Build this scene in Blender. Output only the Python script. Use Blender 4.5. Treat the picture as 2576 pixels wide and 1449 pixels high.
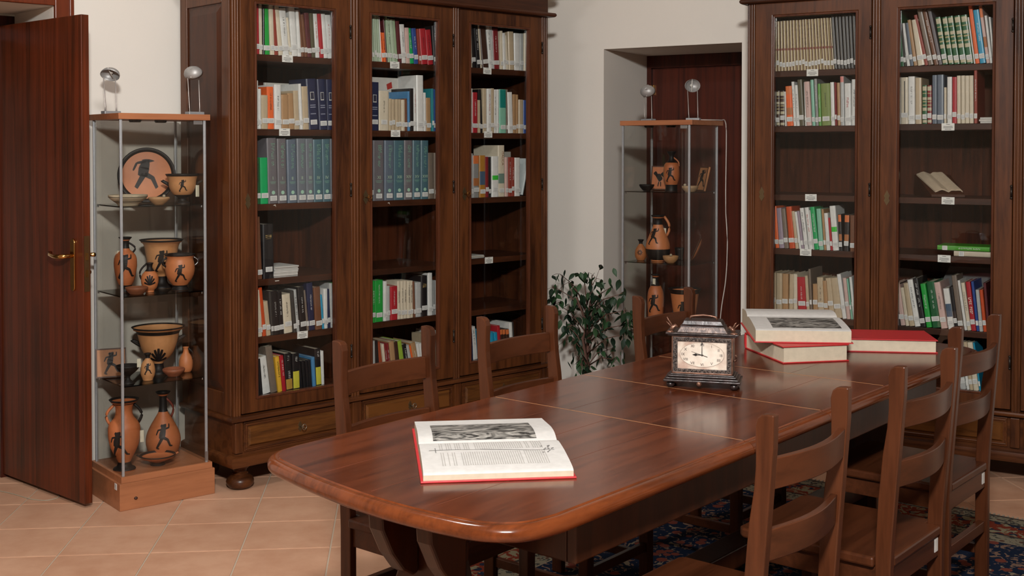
import bpy, bmesh, math, random, json
from mathutils import Matrix, Vector
R = math.radians
random.seed(7)
scene = bpy.context.scene
for o in list(bpy.data.objects): bpy.data.objects.remove(o)
COLL = scene.collection

# ---------------------------------------------------------------- camera
cam_d = bpy.data.cameras.new('camera'); cam = bpy.data.objects.new('camera', cam_d); COLL.objects.link(cam)
cam_d.sensor_width = 36.0; cam_d.lens = 2977.46704 / 2576 * 36.0
cam_d.shift_y = -(724.5 - 441.897498) / 2576
cam_d.clip_start = .05
cam.location = (0, 0, 1.49)
cam.rotation_euler = (math.pi / 2 - 0.0226862591, 0, 0.811562824)
scene.camera = cam
# ---------------------------------------------------------------- view, world
scene.view_settings.view_transform = 'Standard'; scene.view_settings.look = 'None'
scene.view_settings.gamma = 1.0; scene.view_settings.use_curve_mapping = False
scene.view_settings.exposure = 0.0
w = bpy.data.worlds.new('room_air'); scene.world = w; w.use_nodes = True
w.node_tree.nodes['Background'].inputs[0].default_value = (1, .93, .85, 1)
w.node_tree.nodes['Background'].inputs[1].default_value = 0.2

def area(name, loc, rot, size, energy, color, size_y=None):
    d = bpy.data.lights.new(name, 'AREA'); d.energy = energy; d.color = color
    if size_y: d.shape = 'RECTANGLE'; d.size = size; d.size_y = size_y
    else: d.shape = 'DISK'; d.size = size
    o = bpy.data.objects.new(name, d); COLL.objects.link(o); o.location = loc; o.rotation_euler = rot
    return o
# flash-like ceiling lamp close to the viewer, and lamp over the table
def aim(o, target):
    v = Vector(target) - o.location; o.rotation_euler = v.to_track_quat('-Z', 'Y').to_euler()
LIGHTS = [
    ('ceiling_lamp_light', (0.15, -0.1, 2.93), (-3.9, 3.9, 1.1), .42, 420, (1, .985, .965)),
    ('table_lamp_light', (-3.1, 1.7, 3.03), (-3.1, 1.9, 0), .55, 30, (1, .985, .965)),
]
for n, l, t, s, e, c in LIGHTS:
    o = area(n, l, (0, 0, 0), s, e, c); aim(o, t)

# ---------------------------------------------------------------- helpers
def hexc(h):
    c = [int(h[i:i + 2], 16) / 255 for i in (0, 2, 4)]
    return tuple(((v + .055) / 1.055) ** 2.4 if v > .04045 else v / 12.92 for v in c) + (1,)
class MB:
    def __init__(s): s.v = []; s.f = []; s.m = []; s.mi = 0
    def add(s, vs, fs):
        b = len(s.v); s.v += [tuple(v) for v in vs]; s.f += [tuple(b + i for i in f) for f in fs]; s.m += [s.mi] * len(fs); return s
    def box(s, x0, x1, y0, y1, z0, z1):
        return s.add([(x0,y0,z0),(x1,y0,z0),(x1,y1,z0),(x0,y1,z0),(x0,y0,z1),(x1,y0,z1),(x1,y1,z1),(x0,y1,z1)],
                     [(0,3,2,1),(4,5,6,7),(0,1,5,4),(1,2,6,5),(2,3,7,6),(3,0,4,7)])
    def raised(s, x0, x1, z0, z1, y, d, b):
        """raised field facing -y: outer rectangle at y, inner at y-d, chamfer width b"""
        return s.add([(x0,y,z0),(x1,y,z0),(x1,y,z1),(x0,y,z1),(x0+b,y-d,z0+b),(x1-b,y-d,z0+b),(x1-b,y-d,z1-b),(x0+b,y-d,z1-b)],
                     [(0,1,5,4),(1,2,6,5),(2,3,7,6),(3,0,4,7),(4,5,6,7),(3,2,1,0)])
    def prism(s, poly, z0, z1, axes='xyz'):
        """poly in the first two axes, extruded along the third"""
        n = len(poly); ix = ['xyz'.index(a) for a in axes]
        vs = []
        for z in (z0, z1):
            for p in poly:
                v = [0, 0, 0]; v[ix[0]] = p[0]; v[ix[1]] = p[1]; v[ix[2]] = z; vs.append(v)
        fs = [tuple(range(n))[::-1], tuple(range(n, 2 * n))] + [(i, (i + 1) % n, n + (i + 1) % n, n + i) for i in range(n)]
        return s.add(vs, fs)
    def lathe(s, prof, cx=0, cy=0, cz=0, n=24, sx=1, sy=1, caps=True):
        vs = []; k = len(prof)
        for r, z in prof:
            for i in range(n):
                a = 2 * math.pi * i / n; vs.append((cx + r * sx * math.cos(a), cy + r * sy * math.sin(a), cz + z))
        fs = [(j*n+i, j*n+(i+1)%n, (j+1)*n+(i+1)%n, (j+1)*n+i) for j in range(k-1) for i in range(n)]
        if caps: fs += [tuple(range(n))[::-1], tuple(range((k-1)*n, k*n))]
        return s.add(vs, fs)
    def tube(s, pts, r, n=8):
        pts = [Vector(p) for p in pts]; rr = r if isinstance(r, (list, tuple)) else [r] * len(pts); vs = []
        for i, p in enumerate(pts):
            d = (pts[min(i+1, len(pts)-1)] - pts[max(i-1, 0)]).normalized()
            u = d.cross(Vector((0, 0, 1)));
            if u.length < .05: u = d.cross(Vector((0, 1, 0)))
            u.normalize(); v = d.cross(u)
            for k in range(n):
                a = 2 * math.pi * k / n; vs.append(p + (u * math.cos(a) + v * math.sin(a)) * rr[i])
        m = len(pts)
        fs = [(j*n+i, j*n+(i+1)%n, (j+1)*n+(i+1)%n, (j+1)*n+i) for j in range(m-1) for i in range(n)]
        fs += [tuple(range(n))[::-1], tuple(range((m-1)*n, m*n))]
        return s.add(vs, fs)
    def ball(s, c, r, n=12, sz=1):
        pr = [(max(.0005, r * math.sin(math.pi * j / n)), -r * sz * math.cos(math.pi * j / n)) for j in range(n + 1)]
        return s.lathe(pr, c[0], c[1], c[2], n * 2)
    def frame(s, x0, x1, z0, z1, a0, a1, b0, b1, y0, y1):
        vs = []
        for y in (y0, y1): vs += [(x0,y,z0),(x1,y,z0),(x1,y,z1),(x0,y,z1),(a0,y,b0),(a1,y,b0),(a1,y,b1),(a0,y,b1)]
        fs = []
        for i in range(4):
            j = (i+1) % 4; fs += [(i, j, 4+j, 4+i), (8+i, 12+i, 12+j, 8+j), (i, 8+i, 8+j, j), (4+i, 4+j, 12+j, 12+i)]
        return s.add(vs, fs)
    def build(s, name, mat, parent=None, smooth=False, bevel=0, loc=None):
        me = bpy.data.meshes.new(name); me.from_pydata(s.v, [], s.f)
        mats = mat if isinstance(mat, (list, tuple)) else [mat]
        for m in mats: me.materials.append(m)
        if len(mats) > 1: me.polygons.foreach_set('material_index', s.m)
        bm = bmesh.new(); bm.from_mesh(me); bmesh.ops.recalc_face_normals(bm, faces=bm.faces); bm.to_mesh(me); bm.free()
        o = bpy.data.objects.new(name, me); COLL.objects.link(o)
        if loc is not None: o.location = loc
        if parent: o.parent = parent
        if smooth:
            me.polygons.foreach_set('use_smooth', [True] * len(me.polygons))
            if smooth != 'all': me.set_sharp_from_angle(angle=R(38))
        if bevel:
            b = o.modifiers.new('edge', 'BEVEL'); b.width = bevel; b.segments = 2; b.limit_method = 'ANGLE'; b.angle_limit = R(40)
        return o
def empty(name, M): 
    o = bpy.data.objects.new(name, None); COLL.objects.link(o); o.empty_display_size = .1; o.matrix_world = M; return o
def tag(o, label=None, cat=None, group=None, kind=None):
    if label: o['label'] = label
    if cat: o['category'] = cat
    if group: o['group'] = group
    if kind: o['kind'] = kind
    return o
def place(x, y, z, deg): return Matrix.Translation((x, y, z)) @ Matrix.Rotation(R(deg), 4, 'Z')
def arc(cx, cy, r, a0, a1, n): return [(cx + r * math.cos(R(a0 + (a1 - a0) * i / n)), cy + r * math.sin(R(a0 + (a1 - a0) * i / n))) for i in range(n + 1)]

# ---------------------------------------------------------------- materials
def newmat(name):
    m = bpy.data.materials.new(name); m.use_nodes = True; nt = m.node_tree; return m, nt, nt.nodes['Principled BSDF']
_plain = {}
def plain(hx, rough=.6, metal=0, spec=.5, bump=0, name=None):
    k = (hx, rough, metal, spec, bump)
    if k in _plain: return _plain[k]
    m, nt, b = newmat(name or 'plain_' + hx); b.inputs['Base Color'].default_value = hexc(hx)
    b.inputs['Roughness'].default_value = rough; b.inputs['Metallic'].default_value = metal; b.inputs['Specular IOR Level'].default_value = spec
    tc = nt.nodes.new('ShaderNodeTexCoord'); n = nt.nodes.new('ShaderNodeTexNoise'); n.inputs['Scale'].default_value = 60; n.inputs['Detail'].default_value = 3
    nt.links.new(tc.outputs['Object'], n.inputs['Vector'])
    mx = nt.nodes.new('ShaderNodeMix'); mx.data_type = 'RGBA'; mx.blend_type = 'MULTIPLY'
    mx.inputs[0].default_value = .25; mx.inputs[6].default_value = hexc(hx); nt.links.new(n.outputs['Fac'], mx.inputs[7]); nt.links.new(mx.outputs[2], b.inputs['Base Color'])
    if bump:
        bp = nt.nodes.new('ShaderNodeBump'); bp.inputs['Strength'].default_value = bump; bp.inputs['Distance'].default_value = .002
        nt.links.new(n.outputs['Fac'], bp.inputs['Height']); nt.links.new(bp.outputs[0], b.inputs['Normal'])
    _plain[k] = m; return m
def wood(name, light, dark, axis='z', rough=.35, stretch=14, scale=26, coat=.0, contrast=.5, bump=.15, rnd=.12, spec=.32):
    m, nt, b = newmat(name); N = nt.nodes; Lk = nt.links
    tc = N.new('ShaderNodeTexCoord'); mp = N.new('ShaderNodeMapping'); oi = N.new('ShaderNodeObjectInfo')
    sc = [scale] * 3; sc['xyz'.index(axis)] = scale / stretch; mp.inputs['Scale'].default_value = sc
    Lk.new(tc.outputs['Object'], mp.inputs['Vector'])
    cb = N.new('ShaderNodeVectorMath'); cb.operation = 'SCALE'; cb.inputs[0].default_value = (17, 23, 31); Lk.new(oi.outputs['Random'], cb.inputs['Scale']); Lk.new(cb.outputs[0], mp.inputs['Location'])
    n1 = N.new('ShaderNodeTexNoise'); n1.inputs['Scale'].default_value = 1; n1.inputs['Detail'].default_value = 6; n1.inputs['Roughness'].default_value = .6; n1.inputs['Distortion'].default_value = .6
    n2 = N.new('ShaderNodeTexNoise'); n2.inputs['Scale'].default_value = 6; n2.inputs['Detail'].default_value = 3
    n3 = N.new('ShaderNodeTexNoise'); n3.inputs['Scale'].default_value = 3.0; n3.inputs['Detail'].default_value = 2
    Lk.new(mp.outputs[0], n1.inputs['Vector']); Lk.new(mp.outputs[0], n2.inputs['Vector']); Lk.new(tc.outputs['Object'], n3.inputs['Vector'])
    ad = N.new('ShaderNodeMath'); ad.operation = 'MULTIPLY_ADD'; ad.inputs[1].default_value = .3; Lk.new(n2.outputs['Fac'], ad.inputs[0]); Lk.new(n1.outputs['Fac'], ad.inputs[2])
    a2 = N.new('ShaderNodeMath'); a2.operation = 'MULTIPLY_ADD'; a2.inputs[1].default_value = .35; Lk.new(n3.outputs['Fac'], a2.inputs[0]); Lk.new(ad.outputs[0], a2.inputs[2])
    a3 = N.new('ShaderNodeMath'); a3.operation = 'MULTIPLY_ADD'; a3.inputs[1].default_value = rnd; Lk.new(oi.outputs['Random'], a3.inputs[0]); Lk.new(a2.outputs[0], a3.inputs[2])
    cr = N.new('ShaderNodeValToRGB'); mid = .83 + rnd / 2; h = .32 * (1 - contrast) + .06
    cr.color_ramp.elements[0].position = mid - h; wm = lambda c: (c[0], c[1] * .94, c[2] * .74, 1)
    cr.color_ramp.elements[0].color = wm(hexc(dark)); cr.color_ramp.elements[1].position = mid + h; cr.color_ramp.elements[1].color = wm(hexc(light))
    Lk.new(a3.outputs[0], cr.inputs[0]); Lk.new(cr.outputs[0], b.inputs['Base Color'])
    b.inputs['Roughness'].default_value = rough; b.inputs['Coat Weight'].default_value = coat; b.inputs['Coat Roughness'].default_value = .12; b.inputs['Specular IOR Level'].default_value = spec
    bp = N.new('ShaderNodeBump'); bp.inputs['Strength'].default_value = bump; bp.inputs['Distance'].default_value = .001
    Lk.new(n1.outputs['Fac'], bp.inputs['Height']); Lk.new(bp.outputs[0], b.inputs['Normal'])
    return m
def glass(name, tint=(.9, .93, .92), refl=1.0):
    m = bpy.data.materials.new(name); m.use_nodes = True; nt = m.node_tree; nt.nodes.clear(); N = nt.nodes
    out = N.new('ShaderNodeOutputMaterial'); tr = N.new('ShaderNodeBsdfTransparent'); tr.inputs[0].default_value = (*tint, 1)
    gl = N.new('ShaderNodeBsdfGlossy'); gl.inputs['Roughness'].default_value = .01; gl.inputs[0].default_value = (.95, .97, .96, 1)
    ge = N.new('ShaderNodeNewGeometry'); dt = N.new('ShaderNodeVectorMath'); dt.operation = 'DOT_PRODUCT'; nt.links.new(ge.outputs['Incoming'], dt.inputs[0]); nt.links.new(ge.outputs['Normal'], dt.inputs[1])
    ab = N.new('ShaderNodeMath'); ab.operation = 'ABSOLUTE'; nt.links.new(dt.outputs['Value'], ab.inputs[0])
    om = N.new('ShaderNodeMath'); om.operation = 'SUBTRACT'; om.inputs[0].default_value = 1; nt.links.new(ab.outputs[0], om.inputs[1])
    pw = N.new('ShaderNodeMath'); pw.operation = 'POWER'; pw.inputs[1].default_value = 5; nt.links.new(om.outputs[0], pw.inputs[0])
    ml = N.new('ShaderNodeMath'); ml.operation = 'MULTIPLY_ADD'; ml.inputs[1].default_value = .9 * refl; ml.inputs[2].default_value = .04 * refl; nt.links.new(pw.outputs[0], ml.inputs[0])
    mx = N.new('ShaderNodeMixShader'); nt.links.new(ml.outputs[0], mx.inputs[0]); nt.links.new(tr.outputs[0], mx.inputs[1]); nt.links.new(gl.outputs[0], mx.inputs[2]); nt.links.new(mx.outputs[0], out.inputs[0])
    return m
def plaster(name, hx, var=.05):
    m, nt, b = newmat(name); N = nt.nodes
    tc = N.new('ShaderNodeTexCoord'); n = N.new('ShaderNodeTexNoise'); n.inputs['Scale'].default_value = 1.3; n.inputs['Detail'].default_value = 5
    nt.links.new(tc.outputs['Object'], n.inputs['Vector'])
    cr = N.new('ShaderNodeValToRGB'); c = hexc(hx); cr.color_ramp.elements[0].position = .3; cr.color_ramp.elements[1].position = .7
    cr.color_ramp.elements[0].color = tuple(v * (1 - var) for v in c[:3]) + (1,); cr.color_ramp.elements[1].color = c
    nt.links.new(n.outputs['Fac'], cr.inputs[0]); nt.links.new(cr.outputs[0], b.inputs['Base Color']); b.inputs['Roughness'].default_value = .85
    n2 = N.new('ShaderNodeTexNoise'); n2.inputs['Scale'].default_value = 40; n2.inputs['Detail'].default_value = 4; nt.links.new(tc.outputs['Object'], n2.inputs['Vector'])
    bp = N.new('ShaderNodeBump'); bp.inputs['Strength'].default_value = .12; bp.inputs['Distance'].default_value = .004; nt.links.new(n2.outputs['Fac'], bp.inputs['Height']); nt.links.new(bp.outputs[0], b.inputs['Normal'])
    return m
W_CASE = dict(light='57321c', dark='2d160c', rough=.33, contrast=.45)
MW = {a: wood('walnut_' + a, axis=a, **W_CASE) for a in 'xyz'}
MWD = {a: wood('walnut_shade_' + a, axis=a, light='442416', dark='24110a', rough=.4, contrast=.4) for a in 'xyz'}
MWP = wood('walnut_panel_x', '623d1e', '351e0f', 'x', rough=.33, contrast=.45, stretch=9)
MBEAD = wood('bead_red_brown', '532f22', '341c14', 'z', rough=.22, contrast=.2)
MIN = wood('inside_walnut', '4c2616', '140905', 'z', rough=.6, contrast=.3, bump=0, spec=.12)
MTOP = wood('table_top', '5c2f1f', '371911', 'x', rough=.17, scale=18, stretch=11, contrast=.42, bump=.05, rnd=.12, spec=.6)
MEDGE = wood('table_edge', '66341c', '3d1c0f', 'x', rough=.16, scale=16, stretch=6, contrast=.25, bump=.05)
MTB = wood('table_base_shaded', '381b0e', '1e0c07', 'z', rough=.3, contrast=.3)  # wood darkened so its colour carries the shade under the tabletop overhang
MCH = {a: wood('chair_' + a, '4a2819', '2e160c', a, rough=.3, contrast=.25, bump=.08) for a in 'xyz'}
MDOOR = wood('mahogany_door', '622b17', '351709', 'z', rough=.36, scale=34, stretch=40, contrast=.45, bump=.05)
MDOOR2 = wood('niche_door', '4c1d10', '280c07', 'z', rough=.4, scale=34, stretch=40, contrast=.5, bump=.05)
MBIRCH = wood('alder_box', 'a26c52', '875842', 'x', rough=.35, contrast=.2, rnd=.05)
MCHERRY = wood('cherry_top', 'a06a50', '84523c', 'x', rough=.35, contrast=.3, rnd=.05)
MGLASS = glass('door_glass', (.95, .955, .95), .5)
MCGLASS = glass('case_glass', (.94, .94, .93), .6)
MSHELFG = glass('shelf_glass', (.88, .90, .885), .9)
MCHROME = plain('b9bcc0', .22, 1.0)
MALU = plain('a8a9aa', .38, .9)
MBRASS = plain('c99a5a', .18, 1.0)
MIRON = plain('3a3430', .4, .8)
MWHITE = plain('d6d2c8', .6)
MPAPER = plain('dcd6c8', .7)
MWALL = plaster('wall_plaster', 'dbd5cb')
MCEIL = plaster('ceiling_plaster', 'd8d0c4')
MGROUT = plaster('floor_grout', 'b8a894', .1)
def tile_mat():
    m, nt, b = newmat('terracotta_tile'); N = nt.nodes
    tc = N.new('ShaderNodeTexCoord'); oi = N.new('ShaderNodeObjectInfo'); vm = N.new('ShaderNodeVectorMath'); vm.operation = 'MULTIPLY_ADD'; vm.inputs[1].default_value = (1, 1, 1)
    sc = N.new('ShaderNodeVectorMath'); sc.operation = 'SCALE'; sc.inputs[0].default_value = (40, 70, 10); nt.links.new(oi.outputs['Random'], sc.inputs['Scale'])
    nt.links.new(tc.outputs['Object'], vm.inputs[0]); nt.links.new(sc.outputs[0], vm.inputs[2])
    n = N.new('ShaderNodeTexNoise'); n.inputs['Scale'].default_value = 7; n.inputs['Detail'].default_value = 6; n.inputs['Roughness'].default_value = .6; nt.links.new(vm.outputs[0], n.inputs['Vector'])
    ad = N.new('ShaderNodeMath'); ad.operation = 'MULTIPLY_ADD'; ad.inputs[1].default_value = .14; nt.links.new(oi.outputs['Random'], ad.inputs[0]); nt.links.new(n.outputs['Fac'], ad.inputs[2])
    cr = N.new('ShaderNodeValToRGB'); cr.color_ramp.elements[0].position = .38; cr.color_ramp.elements[1].position = .74
    cr.color_ramp.elements[0].color = hexc('b3866a'); cr.color_ramp.elements[1].color = hexc('c2987c')
    nt.links.new(ad.outputs[0], cr.inputs[0]); nt.links.new(cr.outputs[0], b.inputs['Base Color']); b.inputs['Roughness'].default_value = .5
    return m
MTILE = tile_mat()

# ---------------------------------------------------------------- the room
EB = (0.9656, 0.2603); NB = (0.2603, -0.9656)
def bw(s, b): return (EB[0] * s - NB[0] * b, EB[1] * s - NB[1] * b)
XA = -5.03; BB = 6.05; ZC = 3.1
def wall(name, boxes, M, mat=MWALL):
    mb = MB()
    for b in boxes: mb.box(*b)
    return tag(mb.build(name, mat, None), kind='structure') if M is None else None
def struct(name, mb, mat, M=None, **k):
    o = mb.build(name, mat, None, **k)
    if M is not None: o.matrix_world = M
    tag(o, kind='structure'); return o
# floor: grout bed and laid tiles
fl = MB(); fl.box(-7.6, 4.2, -3.2, 8.2, -.12, -.003); floor = struct('floor', fl, MGROUT)
tiles_vis = [(-8,6,1),(-7,4,1),(-7,5,1),(-7,6,1),(-7,7,1),(-7,8,1),(-6,3,1),(-6,4,1),(-6,5,1),(-6,6,1),(-6,7,1),(-6,8,1),(-6,9,1),(-5,2,1),(-5,3,1),(-5,4,1),(-5,5,1),(-5,6,1),(-5,7,1),(-5,8,1),(-5,9,1),(-5,10,1),(-4,0,1),(-4,1,1),(-4,2,1),(-4,3,1),(-4,4,1),(-4,5,1),(-4,6,1),(-4,7,1),(-4,8,1),(-4,9,1),(-4,10,1),(-4,11,1),(-4,12,1),(-3,-1,1),(-3,0,1),(-3,1,1),(-3,2,1),(-3,3,1),(-3,4,1),(-3,5,1),(-3,6,1),(-3,7,1),(-3,8,1),(-3,9,1),(-3,10,1),(-3,11,1),(-3,12,1),(-3,13,1),(-2,-2,1),(-2,-1,1),(-2,0,1),(-2,1,1),(-2,2,1),(-2,3,1),(-2,4,1),(-2,5,1),(-2,6,1),(-2,7,1),(-2,8,1),(-2,9,1),(-2,10,1),(-2,11,1),(-2,12,1),(-2,13,1),(-2,14,0),(-1,-3,0),(-1,-2,1),(-1,-1,1),(-1,0,1),(-1,1,1),(-1,2,1),(-1,3,1),(-1,4,1),(-1,5,1),(-1,6,1),(-1,7,1),(-1,8,1),(-1,9,1),(-1,10,1),(-1,11,1),(-1,12,1),(-1,13,1),(-1,14,0),(-1,15,0),(-1,16,0),(0,-5,0),(0,-4,0),(0,-3,0),(0,-2,1),(0,-1,1),(0,0,1),(0,1,1),(0,2,1),(0,3,1),(0,4,1),(0,5,1),(0,6,1),(0,7,1),(0,8,1),(0,9,1),(0,10,1),(0,11,1),(0,12,1),(0,13,0),(0,14,0),(0,15,0),(0,16,0),(0,17,0),(1,-6,0),(1,-5,0),(1,-4,0),(1,-3,0),(1,-2,1),(1,-1,1),(1,0,1),(1,1,1),(1,2,1),(1,3,1),(1,4,1),(1,5,1),(1,6,1),(1,7,1),(1,8,1),(1,9,1),(1,10,1),(1,11,1),(1,12,0),(1,13,0),(1,14,0),(1,15,0),(1,16,0),(1,17,0),(1,18,0),(2,-7,0),(2,-6,0),(2,-5,0),(2,-4,0),(2,-3,0),(2,-2,0),(2,-1,1),(2,0,1),(2,1,1),(2,2,1),(2,3,1),(2,4,1),(2,5,1),(2,6,1),(2,7,1),(2,8,1),(2,9,1),(2,10,1),(2,11,1),(2,12,0),(2,13,0),(2,14,0),(2,15,0),(2,16,0),(2,17,0),(2,18,0),(2,19,0),(2,20,0),(3,-8,0),(3,-7,0),(3,-6,0),(3,-5,0),(3,-4,0),(3,-3,0),(3,-2,0),(3,-1,0),(3,0,1),(3,1,1),(3,2,1),(3,3,1),(3,4,1),(3,5,1),(3,6,1),(3,7,1),(3,8,1),(3,9,1),(3,10,1),(3,11,0),(3,12,0),(3,13,0),(3,14,0),(3,15,0),(3,16,0),(3,17,0),(3,18,0),(3,19,0),(3,20,0),(3,21,0),(4,-10,0),(4,-9,0),(4,-8,0),(4,-7,0),(4,-6,0),(4,-5,0),(4,-4,0),(4,-3,0),(4,-2,0),(4,-1,0),(4,0,0),(4,1,0),(4,2,0),(4,3,0),(4,4,0),(4,5,0),(4,6,0),(4,7,0),(4,8,0),(4,9,0),(4,10,0),(4,11,0),(4,12,0),(4,13,0),(4,14,0),(4,15,0),(4,16,0),(4,17,0),(4,18,0),(4,19,0),(4,20,0),(4,21,0),(4,22,0),(5,-11,0),(5,-10,0),(5,-9,0),(5,-8,0),(5,-7,0),(5,-6,0),(5,-5,0),(5,-4,0),(5,-3,0),(5,-2,0),(5,-1,0),(5,0,0),(5,1,0),(5,2,0),(5,3,0),(5,4,0),(5,5,0),(5,6,0),(5,7,0),(5,8,0),(5,9,0),(5,10,0),(5,11,0),(5,12,0),(5,13,0),(5,14,0),(5,15,0),(5,16,0),(5,17,0),(5,18,0),(5,19,0),(5,20,0),(5,21,0),(5,22,0),(5,23,0),(6,-12,0),(6,-11,0),(6,-10,0),(6,-9,0),(6,-8,0),(6,-7,0),(6,-6,0),(6,-5,0),(6,-4,0),(6,-3,0),(6,-2,0),(6,-1,0),(6,0,0),(6,1,0),(6,2,0),(6,3,0),(6,4,0),(6,5,0),(6,6,0),(6,7,0),(6,8,0),(6,9,0),(6,10,0),(6,11,0),(6,12,0),(6,13,0),(6,14,0),(6,15,0),(6,16,0),(6,17,0),(6,18,0),(6,19,0),(6,20,0),(6,21,0),(6,22,0),(6,23,0),(7,-13,0),(7,-12,0),(7,-11,0),(7,-10,0),(7,-9,0),(7,-8,0),(7,-7,0),(7,-6,0),(7,-5,0),(7,-4,0),(7,-3,0),(7,-2,0),(7,-1,0),(7,0,0),(7,1,0),(7,2,0),(7,3,0),(7,4,0),(7,5,0),(7,6,0),(7,7,0),(7,8,0),(7,9,0),(7,10,0),(7,11,0),(7,12,0),(7,13,0),(7,14,0),(7,15,0),(7,16,0),(7,17,0),(7,18,0),(7,19,0),(7,20,0),(7,21,0),(7,22,0),(7,23,0),(7,24,0),(8,-12,0),(8,-11,0),(8,-10,0),(8,-9,0),(8,-8,0),(8,-7,0),(8,-6,0),(8,-5,0),(8,-4,0),(8,-3,0),(8,-2,0),(8,-1,0),(8,0,0),(8,1,0),(8,2,0),(8,3,0),(8,4,0),(8,5,0),(8,6,0),(8,7,0),(8,8,0),(8,9,0),(8,10,0),(8,11,0),(8,12,0),(8,13,0),(8,14,0),(8,15,0),(8,16,0),(8,17,0),(8,18,0),(8,19,0),(8,20,0),(8,21,0),(8,22,0),(8,23,0),(8,24,0),(8,25,0),(9,-11,0),(9,-10,0),(9,-9,0),(9,-8,0),(9,-7,0),(9,-6,0),(9,-5,0),(9,-4,0),(9,-3,0),(9,-2,0),(9,-1,0),(9,0,0),(9,1,0),(9,2,0),(9,3,0),(9,4,0),(9,5,0),(9,6,0),(9,7,0),(9,8,0),(9,9,0),(9,10,0),(9,11,0),(9,12,0),(9,13,0),(9,14,0),(9,15,0),(9,16,0),(9,17,0),(9,18,0),(9,19,0),(9,20,0),(9,21,0),(9,22,0),(9,23,0),(9,24,0),(10,-10,0),(10,-9,0),(10,-8,0),(10,-7,0),(10,-6,0),(10,-5,0),(10,-4,0),(10,-3,0),(10,-2,0),(10,-1,0),(10,0,0),(10,1,0),(10,2,0),(10,3,0),(10,4,0),(10,5,0),(10,6,0),(10,7,0),(10,8,0),(10,9,0),(10,10,0),(10,11,0),(10,12,0),(10,13,0),(10,14,0),(10,15,0),(10,16,0),(10,17,0),(10,18,0),(10,19,0),(10,20,0),(10,21,0),(10,22,0),(11,-10,0),(11,-9,0),(11,-8,0),(11,-7,0),(11,-6,0),(11,-5,0),(11,-4,0),(11,-3,0),(11,-2,0),(11,-1,0),(11,0,0),(11,1,0),(11,2,0),(11,3,0),(11,4,0),(11,5,0),(11,6,0),(11,7,0),(11,8,0),(11,9,0),(11,10,0),(11,11,0),(11,12,0),(11,13,0),(11,14,0),(11,15,0),(11,16,0),(11,17,0),(11,18,0),(11,19,0),(11,20,0),(11,21,0),(12,-9,0),(12,-8,0),(12,-7,0),(12,-6,0),(12,-5,0),(12,-4,0),(12,-3,0),(12,-2,0),(12,-1,0),(12,0,0),(12,1,0),(12,2,0),(12,3,0),(12,4,0),(12,5,0),(12,6,0),(12,7,0),(12,8,0),(12,9,0),(12,10,0),(12,11,0),(12,12,0),(12,13,0),(12,14,0),(12,15,0),(12,16,0),(12,17,0),(12,18,0),(12,19,0),(12,20,0),(13,-8,0),(13,-7,0),(13,-6,0),(13,-5,0),(13,-4,0),(13,-3,0),(13,-2,0),(13,-1,0),(13,0,0),(13,1,0),(13,2,0),(13,3,0),(13,4,0),(13,5,0),(13,6,0),(13,7,0),(13,8,0),(13,9,0),(13,10,0),(13,11,0),(13,12,0),(13,13,0),(13,14,0),(13,15,0),(13,16,0),(13,17,0),(13,18,0),(13,19,0),(14,-7,0),(14,-6,0),(14,-5,0),(14,-4,0),(14,-3,0),(14,-2,0),(14,-1,0),(14,0,0),(14,1,0),(14,2,0),(14,3,0),(14,4,0),(14,5,0),(14,6,0),(14,7,0),(14,8,0),(14,9,0),(14,10,0),(14,11,0),(14,12,0),(14,13,0),(14,14,0),(14,15,0),(14,16,0),(14,17,0),(15,-7,0),(15,-6,0),(15,-5,0),(15,-4,0),(15,-3,0),(15,-2,0),(15,-1,0),(15,0,0),(15,1,0),(15,2,0),(15,3,0),(15,4,0),(15,5,0),(15,6,0),(15,7,0),(15,8,0),(15,9,0),(15,10,0),(15,11,0),(15,12,0),(15,13,0),(15,14,0),(15,15,0),(15,16,0),(16,-6,0),(16,-5,0),(16,-4,0),(16,-3,0),(16,-2,0),(16,-1,0),(16,0,0),(16,1,0),(16,2,0),(16,3,0),(16,4,0),(16,5,0),(16,6,0),(16,7,0),(16,8,0),(16,9,0),(16,10,0),(16,11,0),(16,12,0),(16,13,0),(16,14,0),(16,15,0),(17,-5,0),(17,-4,0),(17,-3,0),(17,-2,0),(17,-1,0),(17,0,0),(17,1,0),(17,2,0),(17,3,0),(17,4,0),(17,5,0),(17,6,0),(17,7,0),(17,8,0),(17,9,0),(17,10,0),(17,11,0),(17,12,0),(17,13,0),(18,-4,0),(18,-3,0),(18,-2,0),(18,-1,0),(18,0,0),(18,1,0),(18,2,0),(18,3,0),(18,4,0),(18,5,0),(18,6,0),(18,7,0),(18,8,0),(18,9,0),(18,10,0),(18,11,0),(18,12,0),(19,-3,0),(19,-2,0),(19,-1,0),(19,0,0),(19,1,0),(19,2,0),(19,3,0),(19,4,0),(19,5,0),(19,6,0),(19,7,0),(19,8,0),(19,9,0),(19,10,0),(19,11,0),(20,-3,0),(20,-2,0),(20,-1,0),(20,0,0),(20,1,0),(20,2,0),(20,3,0),(20,4,0),(20,5,0),(20,6,0),(20,7,0),(20,8,0),(20,9,0),(20,10,0),(21,-2,0),(21,-1,0),(21,0,0),(21,1,0),(21,2,0),(21,3,0),(21,4,0),(21,5,0),(21,6,0),(21,7,0),(21,8,0),(22,-1,0),(22,0,0),(22,1,0),(22,2,0),(22,3,0),(22,4,0),(22,5,0),(22,6,0),(22,7,0),(23,0,0),(23,1,0),(23,2,0),(23,3,0),(23,4,0),(23,5,0),(23,6,0),(24,1,0),(24,2,0),(24,3,0),(24,4,0),(25,1,0),(25,2,0),(25,3,0),(26,2,0)]
e1 = Vector((.2038, .25995)); TS = e1.length; ta_deg = math.degrees(math.atan2(e1.y, e1.x))
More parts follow.
